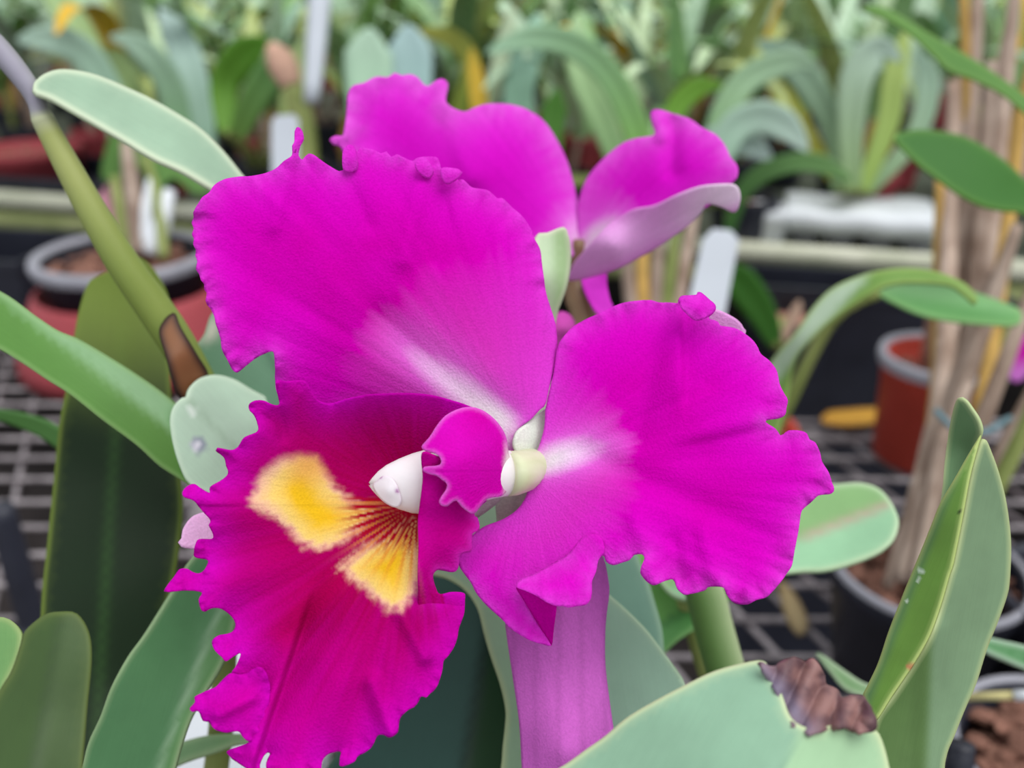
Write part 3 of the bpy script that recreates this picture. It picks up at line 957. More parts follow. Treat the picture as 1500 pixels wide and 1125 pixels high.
c1 = sheet(C1, [(846, 350, .335), (700, 250, .320), (560, 180, .305), (510, 140, .302), (490, 205, .298), (640, 125, .318), (780, 170, .338), (835, 250, .342), (650, 330, .318), (730, 155, .334)], petal_col((848, 365), (840, 290), 75, 30, deep=(214, 8, 194), body=(222, 20, 208), edge_col=(236, 110, 230), ew=22), step=6, base=(850, 365),
           ruffle=[(.002, 18, 46, .3)], bends=[('ridge', (648, 130), (690, 260), -.003, 18), ('ridge', (560, 130), (540, 200), .002, 18)])
o = build('petal', [c1], M_PETAL, rear, 0.0006)
o['label'] = 'upper left petal of the rear bloom'
C2 = [(847, 350), (846, 320), (847, 300), (852, 280), (863, 257), (887, 230), (911, 211), (932, 203), (959, 198), (957, 185), (953, 168), (961, 161), (985, 166), (1009, 174), (1028, 187), (1049, 198), (1062, 213), (1070, 230), (1080, 243), (1080, 258), (1072, 268), (1040, 300), (980, 330), (900, 370), (862, 385), (846, 375)]
c2 = sheet(C2, [(848, 360, .335), (900, 280, .328), (960, 200, .325), (1000, 240, .315), (1075, 250, .305), (1010, 175, .322), (1020, 300, .312), (900, 370, .325)], petal_col((848, 365), (960, 280), 110, 30, deep=(210, 6, 190), body=(222, 16, 206), edge_col=(236, 110, 230), ew=18), step=6, base=(850, 365),
           ruffle=[(.0015, 14, 40, .9)], bends=[('ridge', (985, 180), (985, 250), .003, 14), ('ridge', (965, 175), (970, 200), -.003, 10)])
o = build('petal', [c2], M_PETAL, rear, 0.0006)
o['label'] = 'upper right petal of the rear bloom'
C3 = [(832, 410), (836, 395), (842, 383), (857, 366), (879, 342), (900, 323), (927, 307), (959, 301), (991, 286), (1023, 274), (1055, 270), (1076, 271), (1084, 283), (1083, 299), (1076, 311), (1057, 303), (1036, 298), (1028, 310), (1007, 331), (969, 358), (927, 382), (900, 395), (860, 407)]
c3 = sheet(C3, [(834, 408, .326), (900, 323, .310), (990, 288, .299), (1080, 275, .292), (1078, 308, .296), (1028, 310, .304), (930, 380, .318), (900, 360, .308)],
           lambda xy, ed, r, an, k: mixc(mixc(lin((240, 178, 238)), lin((218, 78, 208)), sstep(12, 74, seg((842, 383), (1080, 272), xy)[1] + 10 * fbm(xy[:, 0] / 40, xy[:, 1] / 40) + 0 * r)), lin((248, 226, 246)), sstep(950, 1060, xy[:, 0]) * (1 - sstep(10, 44, seg((842, 383), (1080, 272), xy)[1]))),
           step=5.5, base=(834, 408), bends=[('ridge', (870, 380), (1000, 315), .0006, 16)])
c4 = sheet([(852, 408), (866, 402), (887, 393), (889, 417), (893, 438), (898, 452), (892, 470), (876, 462), (862, 440), (855, 424)], [(860, 408, .330), (888, 400, .332), (895, 450, .322), (865, 440, .322)], petal_col((850, 365), (700, 365), 60, 10, body=(220, 60, 210), deep=(214, 40, 204)), step=5.5, base=(850, 365))
o = build('sepal', [c3], M_PETAL, rear, 0.0007)
o['label'] = 'pale pink sepal turned underside up on the rear bloom'
o = build('lip', [c4], M_PETAL, rear, 0.0007)
o = build('sepal', [sheet([(812, 470), (818, 458), (828, 458), (838, 466), (842, 480), (834, 500), (816, 510), (808, 490)], [(812, 470, .312), (840, 470, .318), (830, 500, .314), (826, 478, .308)], lambda xy, ed, r, an, k: np.repeat(lin((206, 84, 180))[None], len(xy), 0), step=5)], M_PETAL, rear, 0.0007)
# green sheath
leaf('sheath', [(784, 348), (800, 342), (824, 333), (830, 343), (833, 356), (834, 385), (829, 417), (821, 441), (814, 462), (806, 520), (800, 640), (780, 640), (776, 480), (780, 400)],
     [(785, 350, .270), (825, 335, .274), (834, 385, .276), (815, 460, .272), (790, 640, .265), (778, 480, .268), (806, 400, .266)], plant,
     leaf_col((160, 190, 138), (214, 216, 190), c2=(186, 208, 172), rib=((810, 345), (808, 600)), ew=4), step=6, label='upright pale green flower sheath between the blooms')

PL = plant
leaf('leaf', [(48, 133), (49, 124), (64, 111), (88, 104), (120, 107), (149, 115), (187, 131), (221, 147), (253, 165), (288, 187), (315, 211), (336, 235), (355, 259), (390, 300), (400, 340), (360, 330), (330, 292), (307, 277), (267, 253), (227, 235), (187, 211), (149, 189), (107, 165), (75, 147), (53, 139)],
     [(50, 132, .262), (120, 120, .276), (220, 150, .288), (330, 230, .292), (395, 320, .295), (150, 188, .268), (307, 276, .276), (230, 190, .281)], PL,
     leaf_col((150, 180, 154), (214, 226, 196), ew=6), step=7, flow=((50, 130), (380, 310)), label='pale grey green leaf with light margin at the upper left')
leaf('leaf', [(272, 583), (277, 568), (293, 555), (317, 551), (343, 558), (367, 572), (400, 592), (440, 640), (450, 700), (420, 740), (360, 745), (305, 723), (277, 708), (263, 682), (253, 648), (249, 615), (255, 595), (266, 584)],
     [(270, 585, .268), (317, 552, .280), (400, 600, .285), (440, 700, .280), (300, 720, .260), (250, 620, .262), (330, 640, .270)], PL,
     leaf_col((186, 216, 190), (214, 236, 210), ew=5, rib=((272, 585), (345, 660)), ribc=(168, 198, 170), ribw=5, spots=[((290, 653), 15, (150, 160, 172)), ((289, 652), 9, (236, 236, 244)), ((281, 604), 7, (220, 236, 222))]), step=5.5,
     bends=[('fold', (272, 585), (360, 680), .00008, 8)], flow=((270, 585), (420, 740)), label='rounded pale mint leaf tip with a white spot beside the lip')
leaf('leaf', [(313, 458), (300, 490), (287, 512), (296, 536), (310, 556), (350, 600), (430, 640), (470, 600), (450, 520), (400, 470), (350, 445)],
     [(313, 458, .300), (288, 512, .298), (350, 600, .290), (460, 600, .290), (400, 480, .302)], PL, leaf_col((98, 140, 110), (150, 180, 150), ew=5, tip=((300, 480), 34, (226, 220, 206)), rib=((380, 500), (450, 620)), ribc=(70, 108, 84), ribw=6), step=7,
     flow=((300, 500), (450, 620)), label='green leaf with torn white edge behind the upper petal')
leaf('leaf', [(247, 873), (262, 850), (275, 825), (300, 806), (340, 830), (352, 870), (345, 912), (327, 970), (300, 1017), (277, 1060), (257, 1125), (240, 1200), (200, 1270), (170, 1290), (130, 1230), (114, 1150), (122, 1117), (130, 1087), (147, 1050), (163, 1007), (187, 963), (213, 927)],
     [(300, 810, .268), (250, 870, .262), (345, 910, .262), (180, 980, .250), (300, 1020, .252), (120, 1120, .244), (257, 1125, .246), (180, 1220, .240), (285, 920, .262)], PL,
     leaf_col((92, 138, 84), (150, 176, 130), ew=4, c2=(80, 128, 84), rib=((325, 890), (233, 1125)), ribc=(136, 168, 134), ribw=6), step=7, bends=[('fold', (325, 890), (233, 1125), -.00006, 10)],
     flow=((310, 830), (200, 1200)), label='green leaf at the lower left under the frilled lip')
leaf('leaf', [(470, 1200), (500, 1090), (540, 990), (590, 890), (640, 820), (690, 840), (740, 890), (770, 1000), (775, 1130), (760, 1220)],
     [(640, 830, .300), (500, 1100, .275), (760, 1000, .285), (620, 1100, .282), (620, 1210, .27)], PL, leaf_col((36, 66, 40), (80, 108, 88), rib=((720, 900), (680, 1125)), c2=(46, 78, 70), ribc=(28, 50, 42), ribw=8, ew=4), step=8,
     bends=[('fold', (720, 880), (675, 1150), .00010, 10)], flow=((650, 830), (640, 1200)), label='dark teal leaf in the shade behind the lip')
leaf('leaf', [(690, 745), (712, 728), (740, 722), (800, 760), (840, 900), (830, 1180), (735, 1200), (736, 1110), (740, 1067), (741, 1040), (733, 1003), (720, 965), (709, 928), (699, 891), (680, 864), (655, 848), (630, 840), (636, 820), (660, 790)],
     [(710, 735, .292), (640, 838, .285), (700, 890, .276), (740, 1040, .264), (740, 1180, .256), (820, 900, .280), (820, 1170, .262)], PL,
     leaf_col((142, 172, 142), (174, 188, 142), ew=5), step=7, flow=((710, 740), (780, 1190)), label='pale green leaf edge rising left of the hanging sepal')
leaf('leaf', [(850, 830), (874, 850), (892, 871), (917, 893), (947, 923), (973, 957), (995, 987), (1004, 1005), (1020, 1060), (1010, 1180), (860, 1200), (845, 1000)],
     [(870, 850, .282), (947, 923, .272), (1004, 1005, .262), (860, 1000, .268), (930, 1190, .245)], PL, leaf_col((136, 170, 148), (166, 192, 158), ew=5), step=7, flow=((870, 850), (930, 1190)), label='grey green leaf right of the hanging sepal')
leaf('leaf', [(862, 790), (900, 780), (928, 806), (938, 828), (947, 848), (957, 880), (968, 920), (971, 952), (975, 1010), (930, 1010), (880, 940), (866, 860)],
     [(870, 800, .300), (928, 806, .305), (968, 920, .295), (880, 930, .285), (960, 1005, .284)], PL, leaf_col((92, 130, 112), (136, 166, 140), ew=6), step=7, flow=((890, 790), (950, 1000)), label='darker leaf behind the grey green leaf')
# big blurred leaf in front, brown withered end
leaf('leaf', [(800, 1143), (835, 1118), (861, 1099), (888, 1080), (920, 1053), (960, 1029), (1004, 1006), (1043, 987), (1083, 975), (1117, 970), (1128, 985), (1145, 1020), (1155, 1048), (1167, 1062), (1190, 1068), (1230, 1060), (1262, 1062), (1280, 1071), (1288, 1083), (1298, 1118), (1305, 1170), (1290, 1260), (1000, 1340), (800, 1300), (760, 1200)],
     [(800, 1145, .178), (960, 1030, .182), (1117, 970, .186), (1190, 1068, .178), (1288, 1083, .180), (1300, 1180, .172), (1050, 1120, .172), (1000, 1330, .160), (780, 1280, .166)], PL,
     leaf_col((158, 194, 154), (206, 218, 170), ew=7, c2=(136, 176, 148), rib=((1172, 1060), (1130, 1150)), ribw=5, ribc=(120, 160, 136)), step=7, bends=[('fold', (1172, 1060), (1120, 1180), .00004, 10)],
     flow=((1150, 1060), (1000, 1330)), label='large blurred pale leaf in front at the bottom')


def brown_col(xy, ed, r, an, k):
    n = fbm(xy[:, 0] / 14, xy[:, 1] / 22, 4)
    return mixc(mixc(lin((92, 66, 72)), lin((150, 112, 108)), sstep(.25, .75, n)), lin((126, 120, 146)), np.exp(-(seg((1118, 985), (1180, 1068), xy)[1] / 16) ** 2) * .7)


o = build('withered_tip', [sheet([(1112, 972), (1130, 976), (1150, 968), (1165, 962), (1180, 970), (1192, 966), (1204, 984), (1212, 1004), (1224, 1010), (1236, 1024), (1252, 1018), (1266, 1022), (1278, 1042), (1281, 1066), (1260, 1074), (1232, 1066), (1190, 1076), (1165, 1070), (1150, 1046), (1130, 1004)],
                                 [(1115, 972, .1855), (1190, 966, .190), (1280, 1050, .1815), (1190, 1075, .1770), (1165, 1068, .1785), (1210, 1020, .1875)], brown_col, step=5, ruffle=[(.0016, 22, 30, .2), (.001, 14, 16, 1.2)],
                                 bends=[('fn', lambda xy, r, an, ed: .0012 * np.sin(xy[:, 0] / 6 + xy[:, 1] / 14))])], M_LEAF, plant, 0.001)
o['label'] = 'torn brown withered end of the front leaf'
for pts in ([(640, 1190, .27, 15), (680, 1400, .29, 17), (720, 1700, .33, 15)], [(940, 1180, .245, 15), (900, 1450, .27, 17), (850, 1750, .31, 15)], [(1000, 1320, .162, 16), (960, 1600, .20, 18), (880, 2000, .27, 14)], [(180, 1210, .241, 15), (400, 1450, .28, 17), (640, 1700, .32, 15)]):
    tube_part('pseudobulb', pts, M_CANE_G, plant)

# ================================================================== PLANT AT THE LEFT
LR = Vector((-0.20, 0.24, BENCH))
left = thing('potted_orchid', 'orchid with long dark strap leaves and an arching cane at the left edge', 'orchid', LR)
v, f = lathe(pot_profile(0.06, 0.11), LR)
link_mesh('pot', v, f, M_BLACK, left)
bark_stuff(left, LR, 0.052, LR.z + 0.09, 40)


def cane_col(c):
    return 0


(v, f), c = pxtube([(-110, -60, .256, 15), (-30, 40, .262, 16), (0, 74, .264, 17), (28, 108, .266, 16), (50, 140, .268, 14), (57, 160, .269, 13), (62, 172, .270, 16), (76, 200, .271, 17), (130, 300, .275, 21), (180, 385, .279, 24), (225, 450, .283, 26), (258, 500, .286, 26), (300, 575, .292, 24), (360, 690, .300, 22)], 14, 16)
v = np.asarray(v)
rings = len(v) // 16
yy = np.repeat(c[:, 1], 16)
xx = np.repeat(c[:, 0], 16)
cl = mixc(mixc(lin((164, 160, 176)), lin((112, 120, 96)), np.tile((np.sin(np.arange(16) / 16 * 6.28) * .5 + .5), rings)), lin((164, 172, 104)), sstep(165, 190, yy))  # purplish top; its highlight and darker olive side are painted round the cane
cl = mixc(cl, lin((126, 146, 66)), sstep(220, 430, yy) * .9)
cl = mixc(cl, lin((206, 212, 170)), np.exp(-((yy - 172) / 8) ** 2) * .9)
link_mesh('cane', v, f, M_LEAF, left, attrs={'pigment': cl, 'flow': np.zeros((len(v), 3))})['label'] = 'arching green cane with purplish top and pale joint'
build('dry_sheath', [sheet([(233, 488), (240, 470), (249, 461), (257, 460), (266, 482), (287, 518), (304, 548), (296, 575), (310, 640), (285, 650), (267, 590), (256, 570), (243, 524)],
                           [(233, 488, .276), (255, 460, .279), (304, 548, .283), (267, 583, .276), (265, 520, .2745), (300, 640, .28)],
                           lambda xy, ed, r, an, k: mixc(lin((136, 90, 58)), lin((40, 24, 26)), np.exp(-(ed / 8) ** 2)), step=5)], M_LEAF, left, .0008)['label'] = 'brown dried sheath at the foot of the cane'
leaf('leaf', [(133, 412), (160, 398), (190, 383), (205, 378), (225, 395), (243, 425), (249, 452), (248, 500), (250, 570), (257, 640), (265, 700), (268, 745), (263, 800), (253, 860), (235, 940), (215, 1020), (200, 1240), (60, 1240), (56, 1100), (58, 1000), (62, 880), (70, 800), (79, 710), (88, 620), (100, 560), (110, 490), (118, 450), (127, 422)],
     [(200, 380, .330), (130, 415, .325), (249, 450, .330), (100, 560, .306), (255, 640, .310), (60, 900, .286), (262, 800, .296), (60, 1230, .262), (200, 1230, .268), (165, 700, .306), (160, 1000, .288)], left,
     leaf_col((12, 38, 8), (116, 136, 52), ew=6, tip=((190, 385), 270, (128, 150, 60)), rib=((180, 480), (140, 1100)), ribc=(40, 74, 28), ribw=8), step=8, bends=[('fold', (185, 480), (140, 1100), .00004, 20)],
     flow=((190, 390), (130, 1230)), label='broad dark green upright leaf with yellowish tip')
leaf('leaf', [(-60, 396), (0, 429), (21, 442), (53, 466), (85, 487), (112, 498), (149, 519), (200, 551), (247, 585), (290, 625), (330, 680), (345, 740), (320, 760), (290, 722), (267, 704), (233, 682), (200, 652), (150, 615), (103, 578), (67, 555), (33, 532), (0, 512), (-60, 480)],
     [(-50, 410, .262), (-50, 480, .252), (80, 487, .262), (100, 575, .252), (200, 552, .266), (200, 650, .256), (320, 680, .270), (320, 755, .264)], left,
     leaf_col((88, 136, 60), (140, 176, 110), ew=4, c2=(136, 176, 130), rib=((260, 640), (20, 450)), mott=.08), step=7,  # c2 paints the lit upper strip of the fold into the leaf colour
     bends=[('fold', (20, 450), (260, 640), .00010, 8)], flow=((-50, 440), (320, 720)), label='long green strap leaf crossing from the left edge')
leaf('leaf', [(40, 925), (67, 902), (90, 897), (113, 900), (130, 927), (134, 967), (128, 1033), (122, 1100), (112, 1180), (80, 1250), (30, 1290), (10, 1290), (-30, 1220), (-40, 1100), (0, 1017), (20, 983), (33, 945)],
     [(90, 900, .196), (130, 960, .192), (20, 985, .190), (120, 1180, .178), (-40, 1150, .176), (70, 1050, .187)], left, leaf_col((60, 84, 42), (92, 108, 54), ew=7, rib=((90, 905), (40, 1180)), ribc=(56, 76, 44), ribw=8), step=8,
     bends=[('fold', (90, 905), (40, 1180), .00006, 12)], flow=((90, 905), (40, 1190)), label='short dark blurred leaf in the lower left corner')
leaf('leaf', [(-50, 900), (-10, 904), (15, 908), (33, 930), (28, 965), (12, 1000), (-10, 1050), (-60, 1100)], [(-50, 900, .230), (33, 930, .226), (0, 1000, .220), (-55, 1090, .21)], left, leaf_col((106, 150, 90), (150, 170, 110), ew=6), step=8, label='small green leaf tip at the left frame edge')
leaf('leaf', [(-60, 596), (0, 600), (40, 607), (80, 622), (110, 650), (100, 665), (60, 640), (0, 616), (-60, 610)], [(-60, 600, .40), (0, 605, .39), (100, 655, .37), (40, 630, .385)], left, leaf_col((70, 116, 52)), step=8, label='narrow blurred leaf behind the dark upright leaf')
for pts in ([(130, 1220, .265, 16), (180, 1450, .30, 18), (150, 1700, .34, 14)], [(40, 1190, .177, 15), (80, 1700, .25, 16), (140, 1900, .30, 14)], [(330, 745, .268, 15), (320, 1100, .30, 18), (240, 1500, .34, 16), (180, 1750, .36, 14)]):
    tube_part('pseudobulb', pts, M_CANE_G, left)

# ================================================================== PLANT AT THE RIGHT (folded leaf)
RR = Vector((0.165, 0.27, BENCH))
right = thing('potted_orchid', 'orchid with a folded upright green leaf and oval pale leaf at the right', 'orchid', RR)
v, f = lathe(pot_profile(0.05, 0.10), RR)
link_mesh('pot', v, f, M_BLACK, right)
bark_stuff(right, RR, 0.043, RR.z + 0.082, 40)
fl_back = sheet([(1404, 583), (1415, 586), (1425, 599), (1435, 615), (1439, 631), (1436, 642), (1428, 671), (1420, 703), (1405, 745), (1378, 790), (1374, 760), (1378, 735), (1381, 712), (1383, 685), (1388, 645), (1396, 605)],
                [(1404, 583, .228), (1439, 631, .225), (1400, 760, .226), (1380, 700, .231), (1410, 660, .232)], leaf_col((98, 134, 92), (190, 204, 150), ew=3.5, mott=.15), step=5.5, flow=((1410, 590), (1390, 770)))
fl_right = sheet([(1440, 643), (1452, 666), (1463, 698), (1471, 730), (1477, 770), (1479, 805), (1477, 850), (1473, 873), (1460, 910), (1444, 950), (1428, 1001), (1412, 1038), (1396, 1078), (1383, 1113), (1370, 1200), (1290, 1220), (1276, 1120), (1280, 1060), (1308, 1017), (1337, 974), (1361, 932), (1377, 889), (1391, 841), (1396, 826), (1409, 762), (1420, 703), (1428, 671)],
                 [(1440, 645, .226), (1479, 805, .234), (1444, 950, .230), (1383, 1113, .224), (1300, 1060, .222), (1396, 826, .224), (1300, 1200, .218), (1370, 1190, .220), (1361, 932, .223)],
                 leaf_col((118, 146, 112), (196, 208, 150), ew=4, c2=(84, 114, 62), rib=((1364, 925), (1356, 1140)), mott=.15), step=6, bends=[('ridge', (1364, 925), (1356, 1190), -.0022, 22)], flow=((1440, 650), (1340, 1200)))  # c2 paints the shade left of the crease into the blade's colour
fl_front = sheet([(1437, 638), (1434, 650), (1428, 671), (1420, 703), (1409, 762), (1396, 826), (1391, 841), (1377, 889), (1361, 932), (1337, 974), (1308, 1017), (1284, 1054), (1276, 1048), (1265, 1022), (1271, 1006), (1287, 972), (1303, 924), (1321, 878), (1329, 858), (1351, 805), (1367, 765), (1378, 738), (1400, 700), (1420, 665)],
                 [(1437, 640, .2245), (1400, 705, .2235), (1351, 805, .226), (1287, 972, .224), (1265, 1022, .222), (1284, 1052, .2175), (1361, 932, .2180), (1396, 826, .2190), (1420, 703, .2215)],
                 leaf_col((84, 122, 76), (186, 202, 124), ew=3.5, c2=(100, 142, 60), rib=((1272, 1040), (1420, 660)), mott=.2, spots=[((1406, 752), 3.6, (24, 24, 20)), ((1334, 977), 6, (190, 130, 90)), ((1350, 838), 5, (180, 200, 180)), ((1346, 850), 3.6, (190, 206, 190)), ((1330, 879), 4, (190, 206, 190))]), step=5.5, flow=((1435, 645), (1275, 1040)))
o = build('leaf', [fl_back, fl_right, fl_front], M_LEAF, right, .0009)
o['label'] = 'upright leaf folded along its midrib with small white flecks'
leaf('leaf', [(1223, 711), (1260, 709), (1287, 717), (1303, 733), (1313, 751), (1316, 767), (1308, 791), (1287, 810), (1249, 826), (1207, 837), (1167, 839), (1090, 850), (1000, 880), (960, 830), (1000, 760), (1100, 730), (1170, 715)],
     [(1223, 711, .355), (1316, 767, .325), (1249, 826, .318), (1167, 838, .325), (1000, 870, .335), (1000, 770, .36), (1250, 765, .337)], right,
     leaf_col((156, 206, 164), (196, 220, 180), ew=5, c2=(138, 182, 120), rib=((1297, 743), (1180, 788)), ribc=(188, 168, 150), ribw=7), step=7, bends=[('fold', (1180, 788), (1297, 743), .00006, 10)], flow=((1310, 760), (1000, 820)), label='oval pale green leaf with pinkish midrib beside the right petal')
leaf('leaf', [(920, 790), (1000, 800), (1050, 840), (1070, 870), (1064, 884), (1042, 892), (1024, 902), (1022, 918), (995, 937), (972, 958), (940, 990), (900, 960)],
     [(930, 800, .36), (1068, 875, .345), (1022, 918, .335), (972, 956, .33), (910, 950, .335), (990, 880, .35)], right, leaf_col((92, 152, 84), (130, 180, 110), ew=4, c2=(104, 166, 76), rib=((1015, 890), (955, 925)), ribc=(66, 120, 66), ribw=6), step=7, flow=((1060, 880), (920, 900)),
     bends=[('fold', (1015, 890), (955, 925), .00012, 8)], label='bright green leaf behind the stem under the petal')
(v, f), c = pxtube([(1005, 790, .318, 26), (1030, 860, .314, 29), (1044, 915, .312, 29), (1058, 965, .31, 29), (1080, 1040, .308, 28), (1130, 1200, .31, 26), (1220, 1480, .32, 22)], 14, 16)
v = np.asarray(v)
cl = mixc(lin((88, 126, 62)), lin((186, 200, 156)), np.exp(-((np.tile(np.arange(16), len(v) // 16) - 8) / 3.0) ** 2))  # light on the stem's right side, painted as a pale strip in its colour
link_mesh('pseudobulb', v, f, M_LEAF, right, attrs={'pigment': cl, 'flow': np.zeros((len(v), 3))})['label'] = 'thick green stem under the right petal'
tube_part('pseudobulb', [(1335, 1190, .219, 16), (1345, 1400, .26, 18), (1370, 1600, .29, 16)], M_CANE_G, right)
tube_part('pseudobulb', [(990, 830, .347, 14), (1060, 1050, .345, 16), (1180, 1330, .345, 16), (1330, 1560, .335, 14)], M_CANE_G, right)

# ================================================================== MID PLANT (arched leaf)
MR = pot_ground(1085, 740, BENCH)
mid = thing('potted_orchid', 'orchid with an arched strap leaf rising right of the bloom', 'orchid', MR)
v, f = lathe(pot_profile(0.045, 0.09), MR)
link_mesh('pot', v, f, M_REDPOT, mid)
bark_stuff(mid, MR, 0.038, MR.z + 0.072, 40)
leaf('leaf', [(1080, 640), (1100, 580), (1132, 526), (1164, 489), (1191, 451), (1217, 425), (1249, 409), (1287, 398), (1329, 394), (1367, 398), (1399, 409), (1420, 422), (1432, 440), (1427, 447), (1408, 431), (1388, 419), (1340, 415), (1300, 419), (1271, 434), (1233, 460), (1207, 480), (1183, 504), (1167, 525), (1158, 555), (1150, 600), (1120, 680)],
     [(1100, 640, .46), (1150, 560, .455), (1164, 489, .445), (1210, 470, .438), (1249, 409, .438), (1287, 408, .43), (1340, 395, .428), (1340, 415, .422), (1430, 444, .41), (1271, 434, .428), (1399, 409, .417)], mid,
     leaf_col((112, 150, 72), (150, 176, 96), ew=4, c2=(176, 198, 172), rib=((1330, 340), (1110, 590)), mott=.08), step=6, flow=((1110, 640), (1400, 400)), mat=M_LEAF_FAR, label='arched strap leaf with pale outer face')
leaf('leaf', [(1287, 430), (1303, 421), (1340, 412), (1390, 416), (1431, 430), (1473, 445), (1493, 455), (1496, 470), (1484, 477), (1447, 476), (1393, 471), (1353, 463), (1319, 449)],
     [(1287, 430, .52), (1340, 412, .54), (1494, 460, .50), (1393, 471, .50), (1420, 440, .515)], mid, leaf_col((92, 150, 84), (130, 176, 110), ew=5, c2=(120, 172, 112), rib=((1495, 465), (1290, 428))), step=6, flow=((1287, 430), (1495, 465)), mat=M_LEAF_FAR, label='drooping green leaf under the arched strap leaf')
tube_part('pseudobulb', [(1105, 610, .46, 12), (1110, 660, .49, 13), (1100, 720, .62, 10)], M_CANE_G, mid)
tube_part('pseudobulb', [(1290, 430, .52, 7), (1220, 470, .55, 8), (1150, 600, .60, 10), (1100, 700, .64, 10)], M_CANE_G, mid)


# ================================================================== CANE PLANT AT THE RIGHT
KR = pot_ground(1322, 985, BENCH)
KD = 0.60
cane = thing('potted_orchid', 'tall clump of dry brown canes in a black pot at the right', 'orchid', KR)
PR = 0.066
v, f = lathe(pot_profile(PR, 0.10), KR, 56)
nf = len(f)
link_mesh('pot', v, f, M_BLACK, cane)
v, f = lathe([(PR - 0.0035, 0.1), (PR - 0.001, 0.1015), (PR + 0.0012, 0.1), (PR + 0.001, 0.096)], KR, 56)
link_mesh('pot_rim', v, f, M_GREYRIM, cane)
v, f = lathe([(PR - .006, .075), (PR * .5, .082), (.001, .084)], KR, 30)
link_mesh('soil', v, f, M_BARK, cane)
add_chips(cane, KR, PR - 0.006, KR.z + 0.085, 90, 0.017)
rr = random.Random(5)
top = KR + Vector((0, 0, 0.09))
for i, (x0, y0, x1, y1, x2, y2, d0, d1, rpx, mt) in enumerate([
        (1318, 850, 1375, 640, 1452, 400, .60, .62, 11, M_CANE), (1334, 840, 1400, 600, 1490, 330, .60, .61, 12, M_CANE), (1350, 850, 1430, 640, 1530, 380, .61, .60, 11, M_CANE),
        (1300, 860, 1350, 690, 1400, 470, .61, .68, 9, M_CANE), (1360, 860, 1450, 700, 1540, 520, .60, .60, 11, M_CANE), (1340, 850, 1385, 500, 1396, 120, .64, .72, 11, M_CANE),
        (1352, 850, 1420, 520, 1452, 90, .64, .72, 11, M_CANE), (1330, 850, 1372, 560, 1376, 260, .65, .72, 8, M_CANE_Y), (1360, 850, 1445, 560, 1500, 150, .63, .68, 10, M_CANE_Y),
        (1345, 850, 1440, 600, 1480, 480, .63, .66, 9, M_CANE_G), (1370, 860, 1470, 680, 1535, 590, .60, .6, 9, M_CANE_G), (1325, 845, 1405, 470, 1434, -40, .66, .76, 12, M_CANE),
        (1338, 845, 1440, 430, 1490, -40, .66, .74, 12, M_CANE), (1356, 850, 1430, 460, 1410, -40, .66, .76, 9, M_CANE_Y), (1340, 850, 1380, 640, 1420, 560, .59, .60, 8, M_CANE)]):
    tube_part('cane', [(x0, y0, d0, rpx * .9), ((x0 + x1) / 2 + 2, (y0 + y1) / 2, d0, rpx * 1.1), (x1, y1, (d0 + d1) / 2, rpx * 1.15), ((x1 + x2) / 2, (y1 + y2) / 2, d1, rpx), (x2, y2, d1, rpx * .7)], mt, cane, 10, 30)
tube_part('tie', [(1370, 600, .585, 5), (1395, 626, .578, 5), (1420, 636, .575, 5), (1450, 630, .578, 5), (1480, 612, .585, 5)], M_TIE, cane, 8, 12, 'pale blue tie around the canes')
leaf('leaf', [(1310, 203), (1333, 192), (1367, 192), (1417, 203), (1467, 233), (1500, 263), (1560, 320), (1570, 350), (1500, 314), (1473, 310), (1440, 303), (1407, 287), (1373, 263), (1340, 237)],
     [(1310, 203, .50), (1380, 195, .52), (1500, 262, .52), (1560, 335, .51), (1440, 303, .49), (1400, 245, .50)], cane, leaf_col((54, 106, 36), (90, 134, 54), ew=5, mott=.06), step=7, flow=((1310, 203), (1560, 330)), mat=M_LEAF_FAR, label='wide green leaf pointing left at the right edge')
leaf('leaf', [(1262, 13), (1287, 10), (1317, 23), (1360, 50), (1400, 73), (1440, 97), (1473, 120), (1500, 140), (1560, 185), (1560, 215), (1497, 162), (1467, 138), (1427, 118), (1390, 104), (1367, 82), (1333, 51), (1300, 30)],
     [(1262, 13, .56), (1400, 73, .54), (1560, 190, .52), (1427, 118, .53), (1530, 195, .51)], cane, leaf_col((78, 124, 50), (110, 150, 70), ew=4, mott=.06), step=7, flow=((1265, 14), (1560, 200)), mat=M_LEAF_FAR, label='narrow green leaf slanting across the upper right corner')
tube_part('cane', [(1555, 200, .52, 10), (1570, 340, .53, 11), (1530, 560, .56, 12), (1400, 830, .60, 11)], M_CANE_G, cane)

build('flower', [sheet([(1440, 490), (1450, 478), (1468, 486), (1490, 482), (1512, 500), (1510, 540), (1490, 560), (1474, 548), (1462, 520)], [(1440, 490, .78), (1510, 490, .80), (1490, 560, .79), (1470, 515, .77)],
                       lambda xy, ed, r, an, k: mixc(lin((190, 10, 160)), lin((220, 130, 220)), sstep(515, 550, xy[:, 1])), step=5)], M_PETAL, cane, .001)['label'] = 'blurred magenta flower behind the canes'
